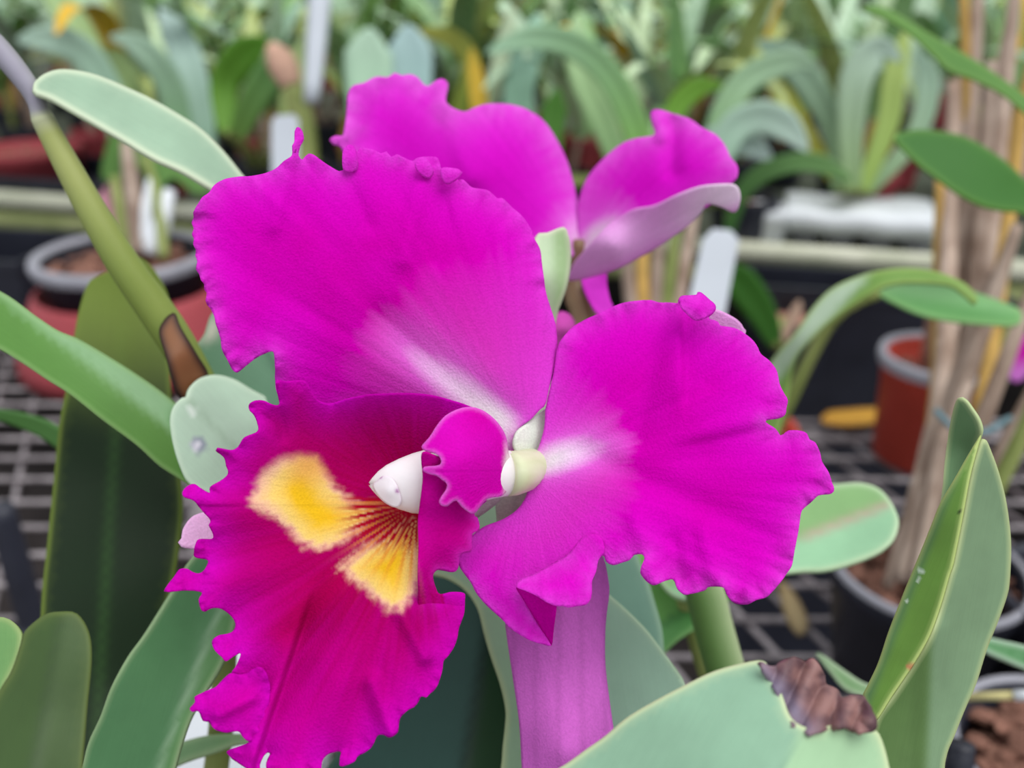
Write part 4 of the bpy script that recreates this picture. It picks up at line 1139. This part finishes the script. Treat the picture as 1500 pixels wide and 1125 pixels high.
# red pot on the mesh at the right with its own canes
G = pot_ground(1350, 668, BENCH)
rp = thing('potted_orchid', 'terracotta red pot with grey rim holding orchid canes on the wire bench', 'orchid', G)
v, f = lathe(pot_profile(0.060, 0.118, taper=.86), G, 48)
link_mesh('pot', v, f, M_REDPOT, rp)
v, f = lathe([(0.055, 0.1175), (0.057, 0.121), (0.0625, 0.121), (0.064, 0.116), (0.0625, 0.108)], G, 48)
link_mesh('pot_rim', v, f, M_GREYRIM, rp)
bark_stuff(rp, G, 0.050, G.z + 0.098, 60, .02)
for dx, hh, mt in ((-.012, .30, M_CANE), (.004, .36, M_CANE), (.018, .33, M_CANE_Y), (.03, .38, M_CANE), (-.002, .27, M_CANE_G)):
    b = G + Vector((dx, .01, .095))
    v, f = tube([b, b + Vector((dx * .3, .005, hh * .5)), b + Vector((dx * 1.2, .02, hh))], [.006, .008, .005], 10)
    link_mesh('cane', v, f, mt, rp)
# neighbouring pots at the far right edge
for lab, px, py, rad in (('black pot of reddish bark at the right edge beside the folded leaf', 1545, 1035, .060), ('black pot with pale grey rim in the lower right corner', 1500, 1290, .058)):
    g = pot_ground(px, py, BENCH)
    o = thing('bark_pot', lab, 'pot', g)
    v, f = lathe(pot_profile(rad, .10), g, 48)
    link_mesh('pot_body', v, f, M_BLACK, o)
    v, f = lathe([(rad - .0035, .1), (rad - .001, .102), (rad + .002, .1), (rad + .001, .094)], g, 48)
    link_mesh('pot_rim', v, f, M_GREYRIM if 'grey' in lab else M_BLACK, o)
    v, f = lathe([(rad - .006, .078), (rad * .5, .084), (.001, .086)], g, 30)
    link_mesh('soil', v, f, M_BARK, o)
    add_chips(o, g, rad - .006, g.z + .086, 60, .017)
o = thing('plant_stake', 'thin straw coloured stick crossing the gap at the right edge', 'stick', V(1410, 1021, .45))
v, f = tube([P(1405, 1021, .47), P(1520, 1018, .45)], .0022, 8)
link_mesh('shaft', v, f, M_STRAW, o)
v, f = tube([P(1486, 1019, .4545), P(1525, 1018, .448)], .0028, 8)
link_mesh('cap', v, f, M_WHITE, o)
tube_o, _ = pxtube([(1408, 1090, .40, 19), (1400, 1200, .42, 19), (1380, 1600, .60, 12)], 20, 16)
o = link_mesh('support_post', *tube_o, M_BLACK, None, origin=tuple(P(1380, 1600, .60)))
tag(o, 'short black tube end beside the pot in the lower right corner', 'post')
leaf_r = leaf('blade', [(1195, 958), (1208, 962), (1240, 985), (1268, 1002), (1300, 1006), (1330, 1000), (1330, 1020), (1280, 1022), (1240, 1012), (1215, 985)], [(1195, 958, .36), (1240, 990, .35), (1320, 1005, .34), (1240, 1012, .346)],
              tag(thing('fallen_leaf', 'small curled green leaf lying below the black cane pot', 'leaf', V(1250, 1000, .35))), leaf_col((120, 160, 110), (180, 200, 170), ew=5), step=6)
leaf('blade', [(1435, 935), (1470, 940), (1520, 955), (1520, 985), (1470, 968), (1438, 952)], [(1435, 940, .36), (1515, 957, .34), (1510, 982, .335), (1440, 952, .355)],
     thing('leaf_tip', 'green leaf tip with pale lower edge poking in at the right edge', 'leaf', V(1500, 960, .34)), leaf_col((86, 146, 90), (190, 214, 190), ew=6), step=6)
def bdep(px, py, up=.003):
    g = pot_ground(px, py, BENCH + up)
    return g.y * CP + (CAMZ - g.z) * SP


leaf('blade', [(1204, 618), (1212, 604), (1240, 600), (1285, 598), (1290, 608), (1284, 620), (1240, 624)], [(x_, y_, bdep(x_, y_)) for x_, y_ in ((1204, 618), (1285, 600), (1284, 620), (1240, 612))],
     thing('dry_leaf', 'yellow dry leaf lying on the wire mesh beside the red pot', 'leaf', V(1245, 612, bdep(1245, 612))), leaf_col((222, 170, 66), (200, 140, 60)), step=6, mat=M_LEAF_FAR)
leaf('blade', [(1140, 850), (1158, 862), (1176, 890), (1184, 915), (1174, 932), (1158, 918), (1146, 890)], [(x_, y_, bdep(x_, y_)) for x_, y_ in ((1140, 850), (1184, 915), (1158, 918), (1160, 880))],
     thing('dry_leaf', 'tan dry leaf beside the black cane pot under the petal', 'leaf', V(1160, 900, bdep(1160, 900))), leaf_col((170, 150, 110), (120, 100, 70)), step=6, mat=M_LEAF_FAR)

# ================================================================== LEFT MIDDLE POTS
LPd = 1.17
G = V(180, 372, LPd)                      # rim centre of the black pot
RZ = G.z
PB = BENCH
ped_h = RZ - 0.042 - PB
ped = thing('upturned_pot', 'upturned dusty red pot used as a stand for the black pot at the left', 'pot', (G.x, G.y, PB))
rr_ = 0.117
v, f = lathe([(rr_ * 1.32, 0), (rr_ * 1.30, .02), (rr_ * 1.06, ped_h - .012), (rr_ * 1.02, ped_h - .003), (rr_ * .985, ped_h), (rr_ * .96, ped_h - .002), (rr_ * .96, ped_h - 0.02)], (G.x, G.y, PB), 56)
link_mesh('pot_body', v, f, M_RED, ped)
bp = thing('potted_orchid', 'black pot of bark and pale sheathed canes standing on the red pot', 'orchid', (G.x, G.y, RZ - ped_h - .004))
v, f = lathe(pot_profile(.1105, ped_h + .004, lip=.01, taper=.76), (G.x, G.y, RZ - ped_h - .004), 56)
link_mesh('pot', v, f, M_BLACK, bp)
v, f = lathe([(.100, ped_h + .002), (.104, ped_h + .008), (.112, ped_h + .008), (.115, ped_h), (.112, ped_h - .008)], (G.x, G.y, RZ - ped_h - .004), 56)
link_mesh('pot_rim', v, f, M_GREYRIM, bp)
v, f = lathe([(.101, ped_h - .024), (.06, ped_h - .018), (.001, ped_h - .016)], (G.x, G.y, RZ - ped_h - .004), 30)
link_mesh('soil', v, f, M_BARK, bp)
add_chips(bp, G, .098, RZ - .018, 80, .028)
for pts, mt in (([(205, 372, 1.17, 13), (198, 310, 1.17, 13), (190, 250, 1.18, 11), (185, 210, 1.19, 8)], M_CANE), ([(222, 372, 1.17, 14), (236, 330, 1.17, 13), (248, 280, 1.18, 9)], M_WHITE),
                ([(210, 360, 1.17, 10), (216, 300, 1.17, 9), (222, 262, 1.18, 6)], M_WHITE), ([(186, 376, 1.17, 10), (176, 310, 1.17, 9), (168, 260, 1.18, 7)], M_CANE_G), ([(240, 378, 1.15, 8), (232, 300, 1.17, 8), (214, 230, 1.19, 6)], M_CANE_G)):
    tube_part('cane', pts, mt, bp, 10, 16)
leaf('leaf', [(150, 262), (152, 230), (165, 190), (185, 172), (200, 190), (196, 230), (180, 268)], [(150, 262, 1.19), (185, 172, 1.22), (196, 230, 1.20)], bp, leaf_col((74, 112, 48)), mat=M_LEAF_FAR)
leaf('leaf', [(210, 262), (222, 215), (250, 205), (290, 225), (320, 268), (290, 285), (250, 262), (226, 300)], [(210, 262, 1.19), (250, 205, 1.22), (310, 265, 1.20), (250, 262, 1.195)], bp, leaf_col((84, 124, 58)), mat=M_LEAF_FAR)
pk = thing('plant_label', 'pink plastic label stuck in the black pot on the red pot', 'label', V(160, 340, 1.2))
v, f = merge([(np.array([P(x, y, dd) for x, y, dd in ((140, 292, 1.20), (166, 258, 1.22), (182, 300, 1.22), (158, 372, 1.20), (140, 293, 1.203), (166, 259, 1.223), (182, 301, 1.223), (158, 373, 1.203))]), [[0, 1, 2, 3], [7, 6, 5, 4], [0, 4, 5, 1], [1, 5, 6, 2], [2, 6, 7, 3], [3, 7, 4, 0]])])
link_mesh('tag', v, f, M_PINK, pk, smooth=False)

# far-left red pot in a black crate, and dark crates below the rail


def crate(name, label, c0, c1, z0, z1, dep, mat, cat='crate'):
    a = Vector(c0)
    b = Vector(c1)
    d = (b - a).normalized()
    n = Vector((-d.y, d.x, 0))
    o = thing(name, label, cat, ((a + b) / 2 + n * dep / 2).to_tuple()[:2] + (z0,))
    w = .004

    def prism(p, q, th, za, zb):
        pts = [p, q, q + n * th, p + n * th]
        vv = [(k.x, k.y, za) for k in pts] + [(k.x, k.y, zb) for k in pts]
        return vv, [[3, 2, 1, 0], [4, 5, 6, 7], [0, 1, 5, 4], [1, 2, 6, 5], [2, 3, 7, 6], [3, 0, 4, 7]]
    walls = [prism(a, b, w, z0, z1), prism(a + n * (dep - w), b + n * (dep - w), w, z0, z1), prism(a + n * w, a + d * w + n * w, dep - 2 * w, z0, z1), prism(b - d * w + n * w, b + n * w, dep - 2 * w, z0, z1)]
    v, f = merge(walls)
    link_mesh('wall_panel', v, f, mat, o, smooth=False)
    v, f = prism(a + d * w + n * w, b - d * w + n * w, dep - 2 * w, z0, z0 + .004)
    link_mesh('bottom_panel', v, f, mat, o, smooth=False)
    for q in (-n * .006, n * (dep - .002)):
        v, f = prism(a - d * .006 + q, b + d * .006 + q, .008, z1 - .012, z1 + .002)
        link_mesh('rim', v, f, mat, o, smooth=False)
    return o


def gp(px, py, z):
    return pot_ground(px, py, z)


a_, b_ = gp(1090, 520, BENCH), gp(1460, 548, BENCH)
crate('plastic_tub', 'tall dark grey tub standing below the pale rail at the right', a_, b_, .0, BENCH + .10, .09, M_BLACK)
a_, b_ = gp(-160, 470, BENCH), gp(46, 480, BENCH)
crate('crate', 'dark grey plastic crate at the left edge below the mossy rail', a_, b_, BENCH, BENCH + .10, .16, M_BLACK)
a_, b_ = fb(-90, .05), fb(178, .05)
crate('crate', 'black low crate holding a red pot at the upper left', a_, b_, FARZ, FARZ + .04, .22, M_BLACK)
cxy = fb(52, .16) + Vector((0, 0, .004))
o = thing('red_pot', 'wide dusty red pot in the black crate at the upper left', 'pot', cxy)
v, f = lathe(pot_profile(.105, .075, taper=.9), cxy, 48)
link_mesh('pot_body', v, f, M_RED, o)
bark_stuff(o, cxy, .095, cxy.z + .055, 60, .02)

g = pot_ground(52, 925, BENCH)
o = thing('support_stake', 'short black stake beside the broad dark leaf at the left', 'stake', g)
v, f = lathe([(.012, 0), (.011, .004), (.0105, .11), (.009, .118), (.001, .119)], g, 16)
link_mesh('shaft', v, f, M_BLACK, o)
v, f = lathe([(.016, 0), (.016, .006), (.012, .010), (.001, .0105), (.001, .0106), (.001, .0107), (.001, .0108)], g, 16)
link_mesh('base', v, f, M_BLACK, o)
# white tray with cups on the far bench at the right
ta, tb = fb(1148, .05), fb(1376, .05)
tr = thing('white_tray', 'white plastic cup tray with wavy rim on the far bench at the right', 'tray', (ta + tb) / 2)
dvec = (tb - ta).normalized()
nvec = Vector((-dvec.y, dvec.x, 0))
L_ = (tb - ta).length
zz = .062
segs = 40
rings = []
for i in range(segs + 1):
    p = ta + dvec * (L_ * i / segs)
    w_ = .0016 * math.sin(i / segs * 2.6 * 2 * math.pi)
    rings.append(np.array([p + Vector((0, 0, zz - .026 + w_)) + nvec * .004, p + Vector((0, 0, zz - .028 + w_)) - nvec * .002, p + Vector((0, 0, zz + w_)) - nvec * .006, p + Vector((0, 0, zz + .003 + w_)),
                           p + Vector((0, 0, zz + .002 + w_)) + nvec * .15, p + Vector((0, 0, zz - .012 + w_)) + nvec * .155]))
v, f = loft(rings)
link_mesh('tray_rim', v, f, M_WHITE, tr)
for i in range(4):
    for j in range(2):
        p = ta + dvec * (L_ * (i + .5) / 4) + nvec * (.042 + .066 * j)
        v, f = lathe([(.018, 0), (.020, .004), (.026, zz - .012), (.028, zz - .006), (.027, zz - .001), (.024, zz - .004)], p, 20)
        link_mesh('cup', v, f, M_GREYRIM, tr)
cup2 = fb(1112, .06)
o = thing('white_cup', 'white plastic pot standing left of the cup tray on the far bench', 'pot', cup2)
v, f = lathe([(.028, 0), (.03, .004), (.036, .05), (.039, .052), (.039, .068), (.036, .070), (.034, .06)], cup2, 28)
link_mesh('cup_body', v, f, M_WHITE, o)

# leaning white label beside the rear bloom, white stake, white label left of petal, cream label


def slab(name, part, label, cat, corners, thick, mat):
    c = np.array([P(x, y, d) for x, y, d in corners])
    n = np.cross(c[1] - c[0], c[2] - c[0])
    n = n / np.linalg.norm(n) * thick
    o = thing(name, label, cat, c.mean(0))
    v = np.concatenate([c, c + n])
    k = len(c)
    f = [list(range(k)), list(range(k, 2 * k))[::-1]] + [[i, i + k, (i + 1) % k + k, (i + 1) % k] for i in range(k)]
    link_mesh(part, v, f, mat, o, smooth=False)
    return o


slab('plant_label', 'blade', 'white plastic label leaning right behind the front bloom', 'label', [(990, 520, .70), (1050, 520, .70), (1082, 352, .72), (1070, 338, .722), (1044, 336, .722), (1030, 350, .72)], .0012, M_LABEL)
slab('plant_label', 'blade', 'white plastic label standing left of the top petal tip', 'label', [(400, 681, .95), (432, 681, .95), (438, 176, .96), (430, 168, .96), (404, 170, .96), (398, 180, .96)], .0015, M_LABEL)
_py = 562.5 - (FARZ - CAMZ + 1.88 * SP) / CP * FPX / 1.88
slab('plant_label', 'blade', 'cream yellow label standing above the gap between the rear petals', 'label', [(884, _py, 1.88), (894, _py, 1.88), (922, 120, 1.9), (930, 40, 1.93), (922, 24, 1.93), (906, 24, 1.93), (898, 40, 1.93), (892, 120, 1.9)], .002, M_CREAM)
stk, _ = pxtube([(456, 150, 1.25, 11), (461, 90, 1.26, 14), (468, 0, 1.28, 17), (474, -80, 1.30, 17)], 30, 14)
o = thing('support_post', 'slim white post standing at the top left behind the blooms', 'post', V(456, 150, 1.25))
link_mesh('shaft', *stk, M_LABEL, o)
g = V(330, 1180, .47)
o = thing('white_pot', 'white plastic pot glimpsed below the frilled lip', 'pot', (g.x, g.y, BENCH))
hh = V(330, 985, .47).z - BENCH
v, f = lathe([(.05, 0), (.052, .005), (.058, hh - .02), (.062, hh - .018), (.062, hh - .002), (.058, hh), (.054, hh - .01)], (g.x, g.y, BENCH), 40)
link_mesh('pot_body', v, f, M_WHITE, o)
leaf('leaf', [(255, 1100), (267, 1089), (307, 1079), (357, 1077), (420, 1080), (420, 1100), (360, 1089), (317, 1101), (262, 1120), (230, 1140)], [(260, 1105, .285), (357, 1080, .29), (415, 1090, .292), (317, 1100, .283), (235, 1135, .28)], plant, leaf_col((120, 158, 110), (160, 186, 140), ew=4), step=6, label='thin green leaf crossing the white pot')

# ================================================================== BACKGROUND ORCHIDS ON THE FAR BENCH
LEAFM = []
rl = random.Random(11)
for i in range(10):
    arch = [.05, .25, .5, .8, 1.2, 1.7, .35, .6, 1.0, 1.4][i]
    wid = [.085, .075, .08, .07, .075, .065, .10, .06, .085, .07][i]
    n = 9
    vv, ff = [], []
    th, x, z = .12, 0.0, 0.0
    for k in range(n):
        t = k / (n - 1)
        w = wid * (math.sin(math.pi * min(1, .12 + .88 * t) ** .8) ** .7 if t < 1 else 0.12)
        w = max(w, .012)
        fold = .35 * w
        c, s = math.cos(th), math.sin(th)
        for q, e in ((-1, 1), (-.5, .35), (0, 0), (.5, .35), (1, 1)):
            vv.append((x - e * fold * c, q * w, z + e * fold * s))
        x += math.sin(th) / (n - 1)
        z += math.cos(th) / (n - 1)
        th += arch * 1.6 / (n - 1)
    for k in range(n - 1):
        for j in range(4):
            a = k * 5 + j
            ff.append([a, a + 1, a + 6, a + 5])
    me = bpy.data.meshes.new('strap_leaf')
    me.from_pydata(vv, [], ff)
    me.polygons.foreach_set('use_smooth', [True] * len(ff))
    me.materials.append(GREENS[0])
    me.update()
    LEAFM.append(me)
BULB = []
for i in range(3):
    v, f = tube([(0, 0, 0), (.0, 0, .25), (.03 * i, 0, .6), (.06 * i, 0, 1)], [.05, .075, .07, .04], 8)
    me = bpy.data.meshes.new('far_bulb')
    me.from_pydata([tuple(p) for p in v], [], f)
    me.polygons.foreach_set('use_smooth', [True] * len(f))
    me.materials.append(M_CANE_G)
    me.update()
    BULB.append(me)
POTM = []
for i, m in enumerate((M_BLACK, M_BLACK, M_RED)):
    v, f = lathe(pot_profile(.055, .085), (0, 0, 0), 20)
    v2, f2 = lathe([(.05, .066), (.025, .070), (.001, .071)], (0, 0, 0), 20)
    me = bpy.data.meshes.new('far_pot')
    me.from_pydata([tuple(p) for p in v], [], f)
    me.materials.append(m)
    me.update()
    me2 = bpy.data.meshes.new('far_bark')
    me2.from_pydata([tuple(p) for p in v2], [], f2)
    me2.materials.append(M_BARK)
    me2.update()
    POTM.append((me, me2))


def inst(name, me, parent, loc, rot, scale, mat=None):
    o = bpy.data.objects.new(name, me)
    o.parent = parent
    o.location = loc
    o.rotation_euler = rot
    o.scale = scale
    COL.objects.link(o)
    if mat is not None:
        o.material_slots[0].link = 'OBJECT'
        o.material_slots[0].material = mat
    return o


def far_plant(p, label, rnd, group=None, size=1.0, nleaf=8):
    o = thing('potted_orchid', label, 'orchid', p, group)
    k = rnd.randrange(3)
    inst('pot', POTM[k][0], o, (0, 0, 0), (0, 0, 0), (1, 1, 1))
    b = inst('potting_bark', POTM[k][1], o, (0, 0, 0), (0, 0, 0), (1, 1, 1))
    nb = max(3, nleaf // 2)
    tips = []
    for i in range(nb):
        a = rnd.uniform(0, 6.28)
        r = rnd.uniform(.005, .032)
        h = rnd.uniform(.07, .16) * size
        rx, ry = rnd.uniform(-.25, .25), rnd.uniform(-.25, .25)
        inst('pseudobulb', rnd.choice(BULB), o, (r * math.cos(a), r * math.sin(a), .066), (rx, ry, 0), (h * .9, h * .9, h), rnd.choice([M_CANE_G, M_CANE, M_CANE, M_CANE_Y]))
        tips.append((r * math.cos(a) + h * math.sin(ry), r * math.sin(a) - h * math.sin(rx), .066 + h * .93))
    for i in range(nleaf):
        tp = tips[i % nb]
        L = rnd.uniform(.20, .34) * size
        m = rnd.choices(GREENS + [M_YELLOW], [5, 5, 4, 4, 4, 4, 1.0])[0]
        inst('leaf', rnd.choice(LEAFM), o, tp, (rnd.uniform(-.15, .15), rnd.uniform(0, .45), rnd.uniform(0, 6.28)), (L, L, L), m)
    return o


rnd = random.Random(21)
ROWLAB = {}
rows = [(.16, .20, 'front'), (.36, .20, 'second'), (.58, .21, 'third'), (.82, .22, 'fourth'), (1.10, .24, 'fifth'), (1.42, .26, 'sixth'), (1.80, .28, 'seventh'), (2.25, .30, 'eighth'), (2.8, .34, 'ninth'), (3.4, .38, 'tenth')]
ordinals = ['first', 'second', 'third', 'fourth', 'fifth', 'sixth', 'seventh', 'eighth', 'ninth', 'tenth', 'eleventh', 'twelfth', 'thirteenth', 'fourteenth', 'fifteenth', 'sixteenth', 'seventeenth', 'eighteenth', 'nineteenth', 'twentieth', 'twenty-first', 'twenty-second', 'twenty-third']
for ri, (nn, sp, nm) in enumerate(rows):
    items = []
    t0 = -0.35 - .12 * ri / 9
    kmax = int((rlen * 1.9) / sp)
    for k in range(kmax):
        s = -0.5 * rlen + k * sp + (sp / 2 if ri % 2 else 0) + rnd.uniform(-.03, .03)
        p = farpt(s / rlen, nn + rnd.uniform(-.03, .03))
        # keep what the frame can see (with a margin for a side step)
        dep = p.y * CP + (CAMZ - p.z) * SP
        px = 750 + FPX * p.x / dep
        if px < -230 or px > 1730:
            continue
        if ri == 0 and (-10 < px < 215 or 1010 < px < 1480):
            continue
        items.append((px, p))
    items.sort(key=lambda q: q[0])
    for k, (px, p) in enumerate(items):
        if ri < 4:
            lab = '%s blurred potted orchid from the left in the %s row of the far bench' % (ordinals[min(k, len(ordinals) - 1)], nm)
            g = 'blurred orchids in the %s row of the far bench' % nm
        else:
            lab = 'small blurred potted orchid in the crowded %s row back on the far bench' % nm
            g = 'blurred orchids in the %s row back on the far bench' % nm
        far_plant(p, lab, rnd, g, rnd.uniform(.85, 1.2), rnd.randint(6, 9) if ri < 6 else rnd.randint(8, 11))


def ribbon(pts, c0, c1, parent, name='leaf', fold=.25, roll=0.0):
    """strap leaf along pixel points (px, py, depth, half width px); pigment runs c0 -> c1"""
    c = crom(pts, 9, closed=False)
    W, F, C, L = [], [], [], []
    path = P(c[:, 0], c[:, 1], c[:, 2])
    n = len(c)
    for i in range(n):
        tg = path[min(i + 1, n - 1)] - path[max(i - 1, 0)]
        view = path[i] - np.array([0, 0, CAMZ])
        w = np.cross(tg, view)
        w /= np.linalg.norm(w)
        nr = np.cross(w, tg)
        nr /= np.linalg.norm(nr)
        w = w * math.cos(roll) + nr * math.sin(roll)
        t = i / (n - 1)
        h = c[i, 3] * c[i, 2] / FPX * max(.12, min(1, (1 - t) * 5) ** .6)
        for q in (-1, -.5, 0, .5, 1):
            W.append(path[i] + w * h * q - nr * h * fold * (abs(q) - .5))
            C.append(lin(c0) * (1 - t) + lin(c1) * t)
            L.append((q * .15, t, 0))
    for i in range(n - 1):
        for j in range(4):
            a = i * 5 + j
            F.append([a, a + 1, a + 6, a + 5])
    return link_mesh(name, W, F, M_LEAF_FAR, parent, attrs={'pigment': np.array(C), 'flow': np.array(L)}, thick=.0012)


def ribbon_plant(label, base, leaves, pot=0):
    o = thing('potted_orchid', label, 'orchid', base)
    inst('pot', POTM[pot][0], o, (0, 0, 0), (0, 0, 0), (1, 1, 1))
    inst('potting_bark', POTM[pot][1], o, (0, 0, 0), (0, 0, 0), (1, 1, 1))
    for pts, c0, c1 in leaves:
        ribbon(pts, c0, c1, o)
        a = P(*pts[0][:3])
        b = np.array(base) + np.array([random.uniform(-.02, .02), random.uniform(-.02, .02), .066])
        v, f = tube([b, (a + b) / 2 + np.array([0, 0, .01]), a], [.006, .009, .006], 8)
        link_mesh('pseudobulb', v, f, M_CANE_G, o)
    return o


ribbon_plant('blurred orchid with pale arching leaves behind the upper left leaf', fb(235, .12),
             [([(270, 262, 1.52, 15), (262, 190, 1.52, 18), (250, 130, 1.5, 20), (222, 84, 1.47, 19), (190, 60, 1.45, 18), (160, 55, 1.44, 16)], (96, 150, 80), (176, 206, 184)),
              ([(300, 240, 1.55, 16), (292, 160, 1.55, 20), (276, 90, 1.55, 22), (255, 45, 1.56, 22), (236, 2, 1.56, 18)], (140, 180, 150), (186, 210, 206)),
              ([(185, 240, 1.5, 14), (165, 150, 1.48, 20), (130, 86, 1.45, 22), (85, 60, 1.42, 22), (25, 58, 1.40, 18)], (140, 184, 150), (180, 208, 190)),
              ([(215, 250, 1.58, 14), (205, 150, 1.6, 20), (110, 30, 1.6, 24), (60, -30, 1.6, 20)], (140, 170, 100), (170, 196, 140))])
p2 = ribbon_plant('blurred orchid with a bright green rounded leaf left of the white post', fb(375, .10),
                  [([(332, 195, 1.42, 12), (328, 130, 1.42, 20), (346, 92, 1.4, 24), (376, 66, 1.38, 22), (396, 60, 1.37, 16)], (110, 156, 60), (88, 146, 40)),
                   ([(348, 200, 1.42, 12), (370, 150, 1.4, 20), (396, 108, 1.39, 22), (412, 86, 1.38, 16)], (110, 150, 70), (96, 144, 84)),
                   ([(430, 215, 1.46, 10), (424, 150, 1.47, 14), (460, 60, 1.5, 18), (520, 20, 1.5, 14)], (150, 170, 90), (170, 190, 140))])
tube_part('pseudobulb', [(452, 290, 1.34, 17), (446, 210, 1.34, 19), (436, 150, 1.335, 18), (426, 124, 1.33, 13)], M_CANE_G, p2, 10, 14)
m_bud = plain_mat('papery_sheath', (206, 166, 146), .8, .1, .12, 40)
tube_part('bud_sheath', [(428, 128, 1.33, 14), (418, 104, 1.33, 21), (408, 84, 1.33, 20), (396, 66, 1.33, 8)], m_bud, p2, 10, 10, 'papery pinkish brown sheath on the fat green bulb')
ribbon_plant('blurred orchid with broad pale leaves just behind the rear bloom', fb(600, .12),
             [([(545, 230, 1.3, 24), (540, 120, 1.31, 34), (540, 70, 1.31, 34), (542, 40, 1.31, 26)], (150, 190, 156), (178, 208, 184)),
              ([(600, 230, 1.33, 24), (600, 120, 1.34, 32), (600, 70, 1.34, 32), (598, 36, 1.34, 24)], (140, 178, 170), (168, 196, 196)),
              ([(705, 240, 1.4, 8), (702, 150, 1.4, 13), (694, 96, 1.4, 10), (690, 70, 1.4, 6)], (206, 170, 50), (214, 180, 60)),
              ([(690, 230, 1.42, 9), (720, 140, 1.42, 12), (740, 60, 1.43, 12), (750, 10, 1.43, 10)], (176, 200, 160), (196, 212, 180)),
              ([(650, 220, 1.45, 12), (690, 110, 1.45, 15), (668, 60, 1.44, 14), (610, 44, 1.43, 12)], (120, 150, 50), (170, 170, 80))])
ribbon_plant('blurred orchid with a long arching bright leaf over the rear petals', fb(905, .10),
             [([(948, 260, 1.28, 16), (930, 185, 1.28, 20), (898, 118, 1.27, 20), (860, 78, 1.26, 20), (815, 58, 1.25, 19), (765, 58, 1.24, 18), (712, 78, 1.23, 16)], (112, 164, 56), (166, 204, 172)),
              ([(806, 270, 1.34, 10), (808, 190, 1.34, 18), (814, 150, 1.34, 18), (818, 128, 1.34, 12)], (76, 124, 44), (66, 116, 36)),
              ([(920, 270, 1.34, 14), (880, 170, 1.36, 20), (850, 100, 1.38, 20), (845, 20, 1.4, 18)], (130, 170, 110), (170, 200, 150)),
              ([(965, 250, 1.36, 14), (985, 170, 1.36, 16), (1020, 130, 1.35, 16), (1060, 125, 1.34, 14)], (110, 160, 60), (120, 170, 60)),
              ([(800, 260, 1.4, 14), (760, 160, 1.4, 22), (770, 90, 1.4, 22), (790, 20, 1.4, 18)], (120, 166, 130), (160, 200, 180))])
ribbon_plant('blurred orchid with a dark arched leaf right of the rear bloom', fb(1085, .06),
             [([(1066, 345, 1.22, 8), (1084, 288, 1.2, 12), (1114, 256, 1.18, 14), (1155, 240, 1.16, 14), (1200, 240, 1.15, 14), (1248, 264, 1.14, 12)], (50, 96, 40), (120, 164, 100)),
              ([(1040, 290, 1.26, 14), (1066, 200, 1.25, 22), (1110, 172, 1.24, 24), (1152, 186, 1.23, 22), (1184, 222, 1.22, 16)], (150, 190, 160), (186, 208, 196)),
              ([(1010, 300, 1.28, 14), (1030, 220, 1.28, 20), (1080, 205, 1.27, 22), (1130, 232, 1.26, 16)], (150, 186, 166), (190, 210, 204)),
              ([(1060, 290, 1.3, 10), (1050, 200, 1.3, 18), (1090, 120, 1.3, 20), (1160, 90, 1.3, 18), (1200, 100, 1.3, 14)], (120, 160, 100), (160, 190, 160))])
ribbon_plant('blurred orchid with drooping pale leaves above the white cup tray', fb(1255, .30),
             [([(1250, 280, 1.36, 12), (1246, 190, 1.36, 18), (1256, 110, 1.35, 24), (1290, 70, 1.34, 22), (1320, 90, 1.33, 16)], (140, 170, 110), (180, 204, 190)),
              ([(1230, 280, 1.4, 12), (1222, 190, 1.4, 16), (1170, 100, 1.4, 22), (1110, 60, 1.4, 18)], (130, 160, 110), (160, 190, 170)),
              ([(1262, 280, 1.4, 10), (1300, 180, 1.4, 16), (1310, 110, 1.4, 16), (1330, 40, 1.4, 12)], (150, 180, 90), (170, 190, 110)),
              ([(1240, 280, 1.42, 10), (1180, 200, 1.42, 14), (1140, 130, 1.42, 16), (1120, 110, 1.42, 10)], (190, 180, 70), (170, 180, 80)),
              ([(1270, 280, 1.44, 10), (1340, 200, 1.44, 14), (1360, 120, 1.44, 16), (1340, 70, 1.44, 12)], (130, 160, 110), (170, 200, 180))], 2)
sh = ribbon_plant('orchid with a dark green leaf under the rear bloom beside the white label', pot_ground(1150, 545, BENCH),
                  [([(1136, 505, 1.0, 10), (1118, 462, .99, 20), (1090, 420, .98, 24), (1062, 388, .97, 18)], (60, 112, 40), (56, 108, 36)),
                   ([(1142, 505, 1.0, 6), (1160, 470, 1.0, 8), (1172, 440, 1.0, 6)], (180, 150, 130), (190, 160, 140))])
br = thing('cane_bundle', 'pale brown canes standing behind the gap under the rear bloom', 'orchid', pot_ground(960, 560, BENCH))
inst('pot', POTM[2][0], br, (0, 0, 0), (0, 0, 0), (1, 1, 1))
inst('potting_bark', POTM[2][1], br, (0, 0, 0), (0, 0, 0), (1, 1, 1))
for dx, mt in ((-32, M_CANE), (-14, M_CANE_Y), (4, M_CANE), (22, M_CANE_G), (38, M_CANE)):
    tube_part('cane', [(960 + dx * .5, 525, .96, 9), (956 + dx, 440, .97, 10), (960 + dx * 1.3, 350, .98, 9), (966 + dx * 1.5, 290, .99, 6)], mt, br, 8, 30)
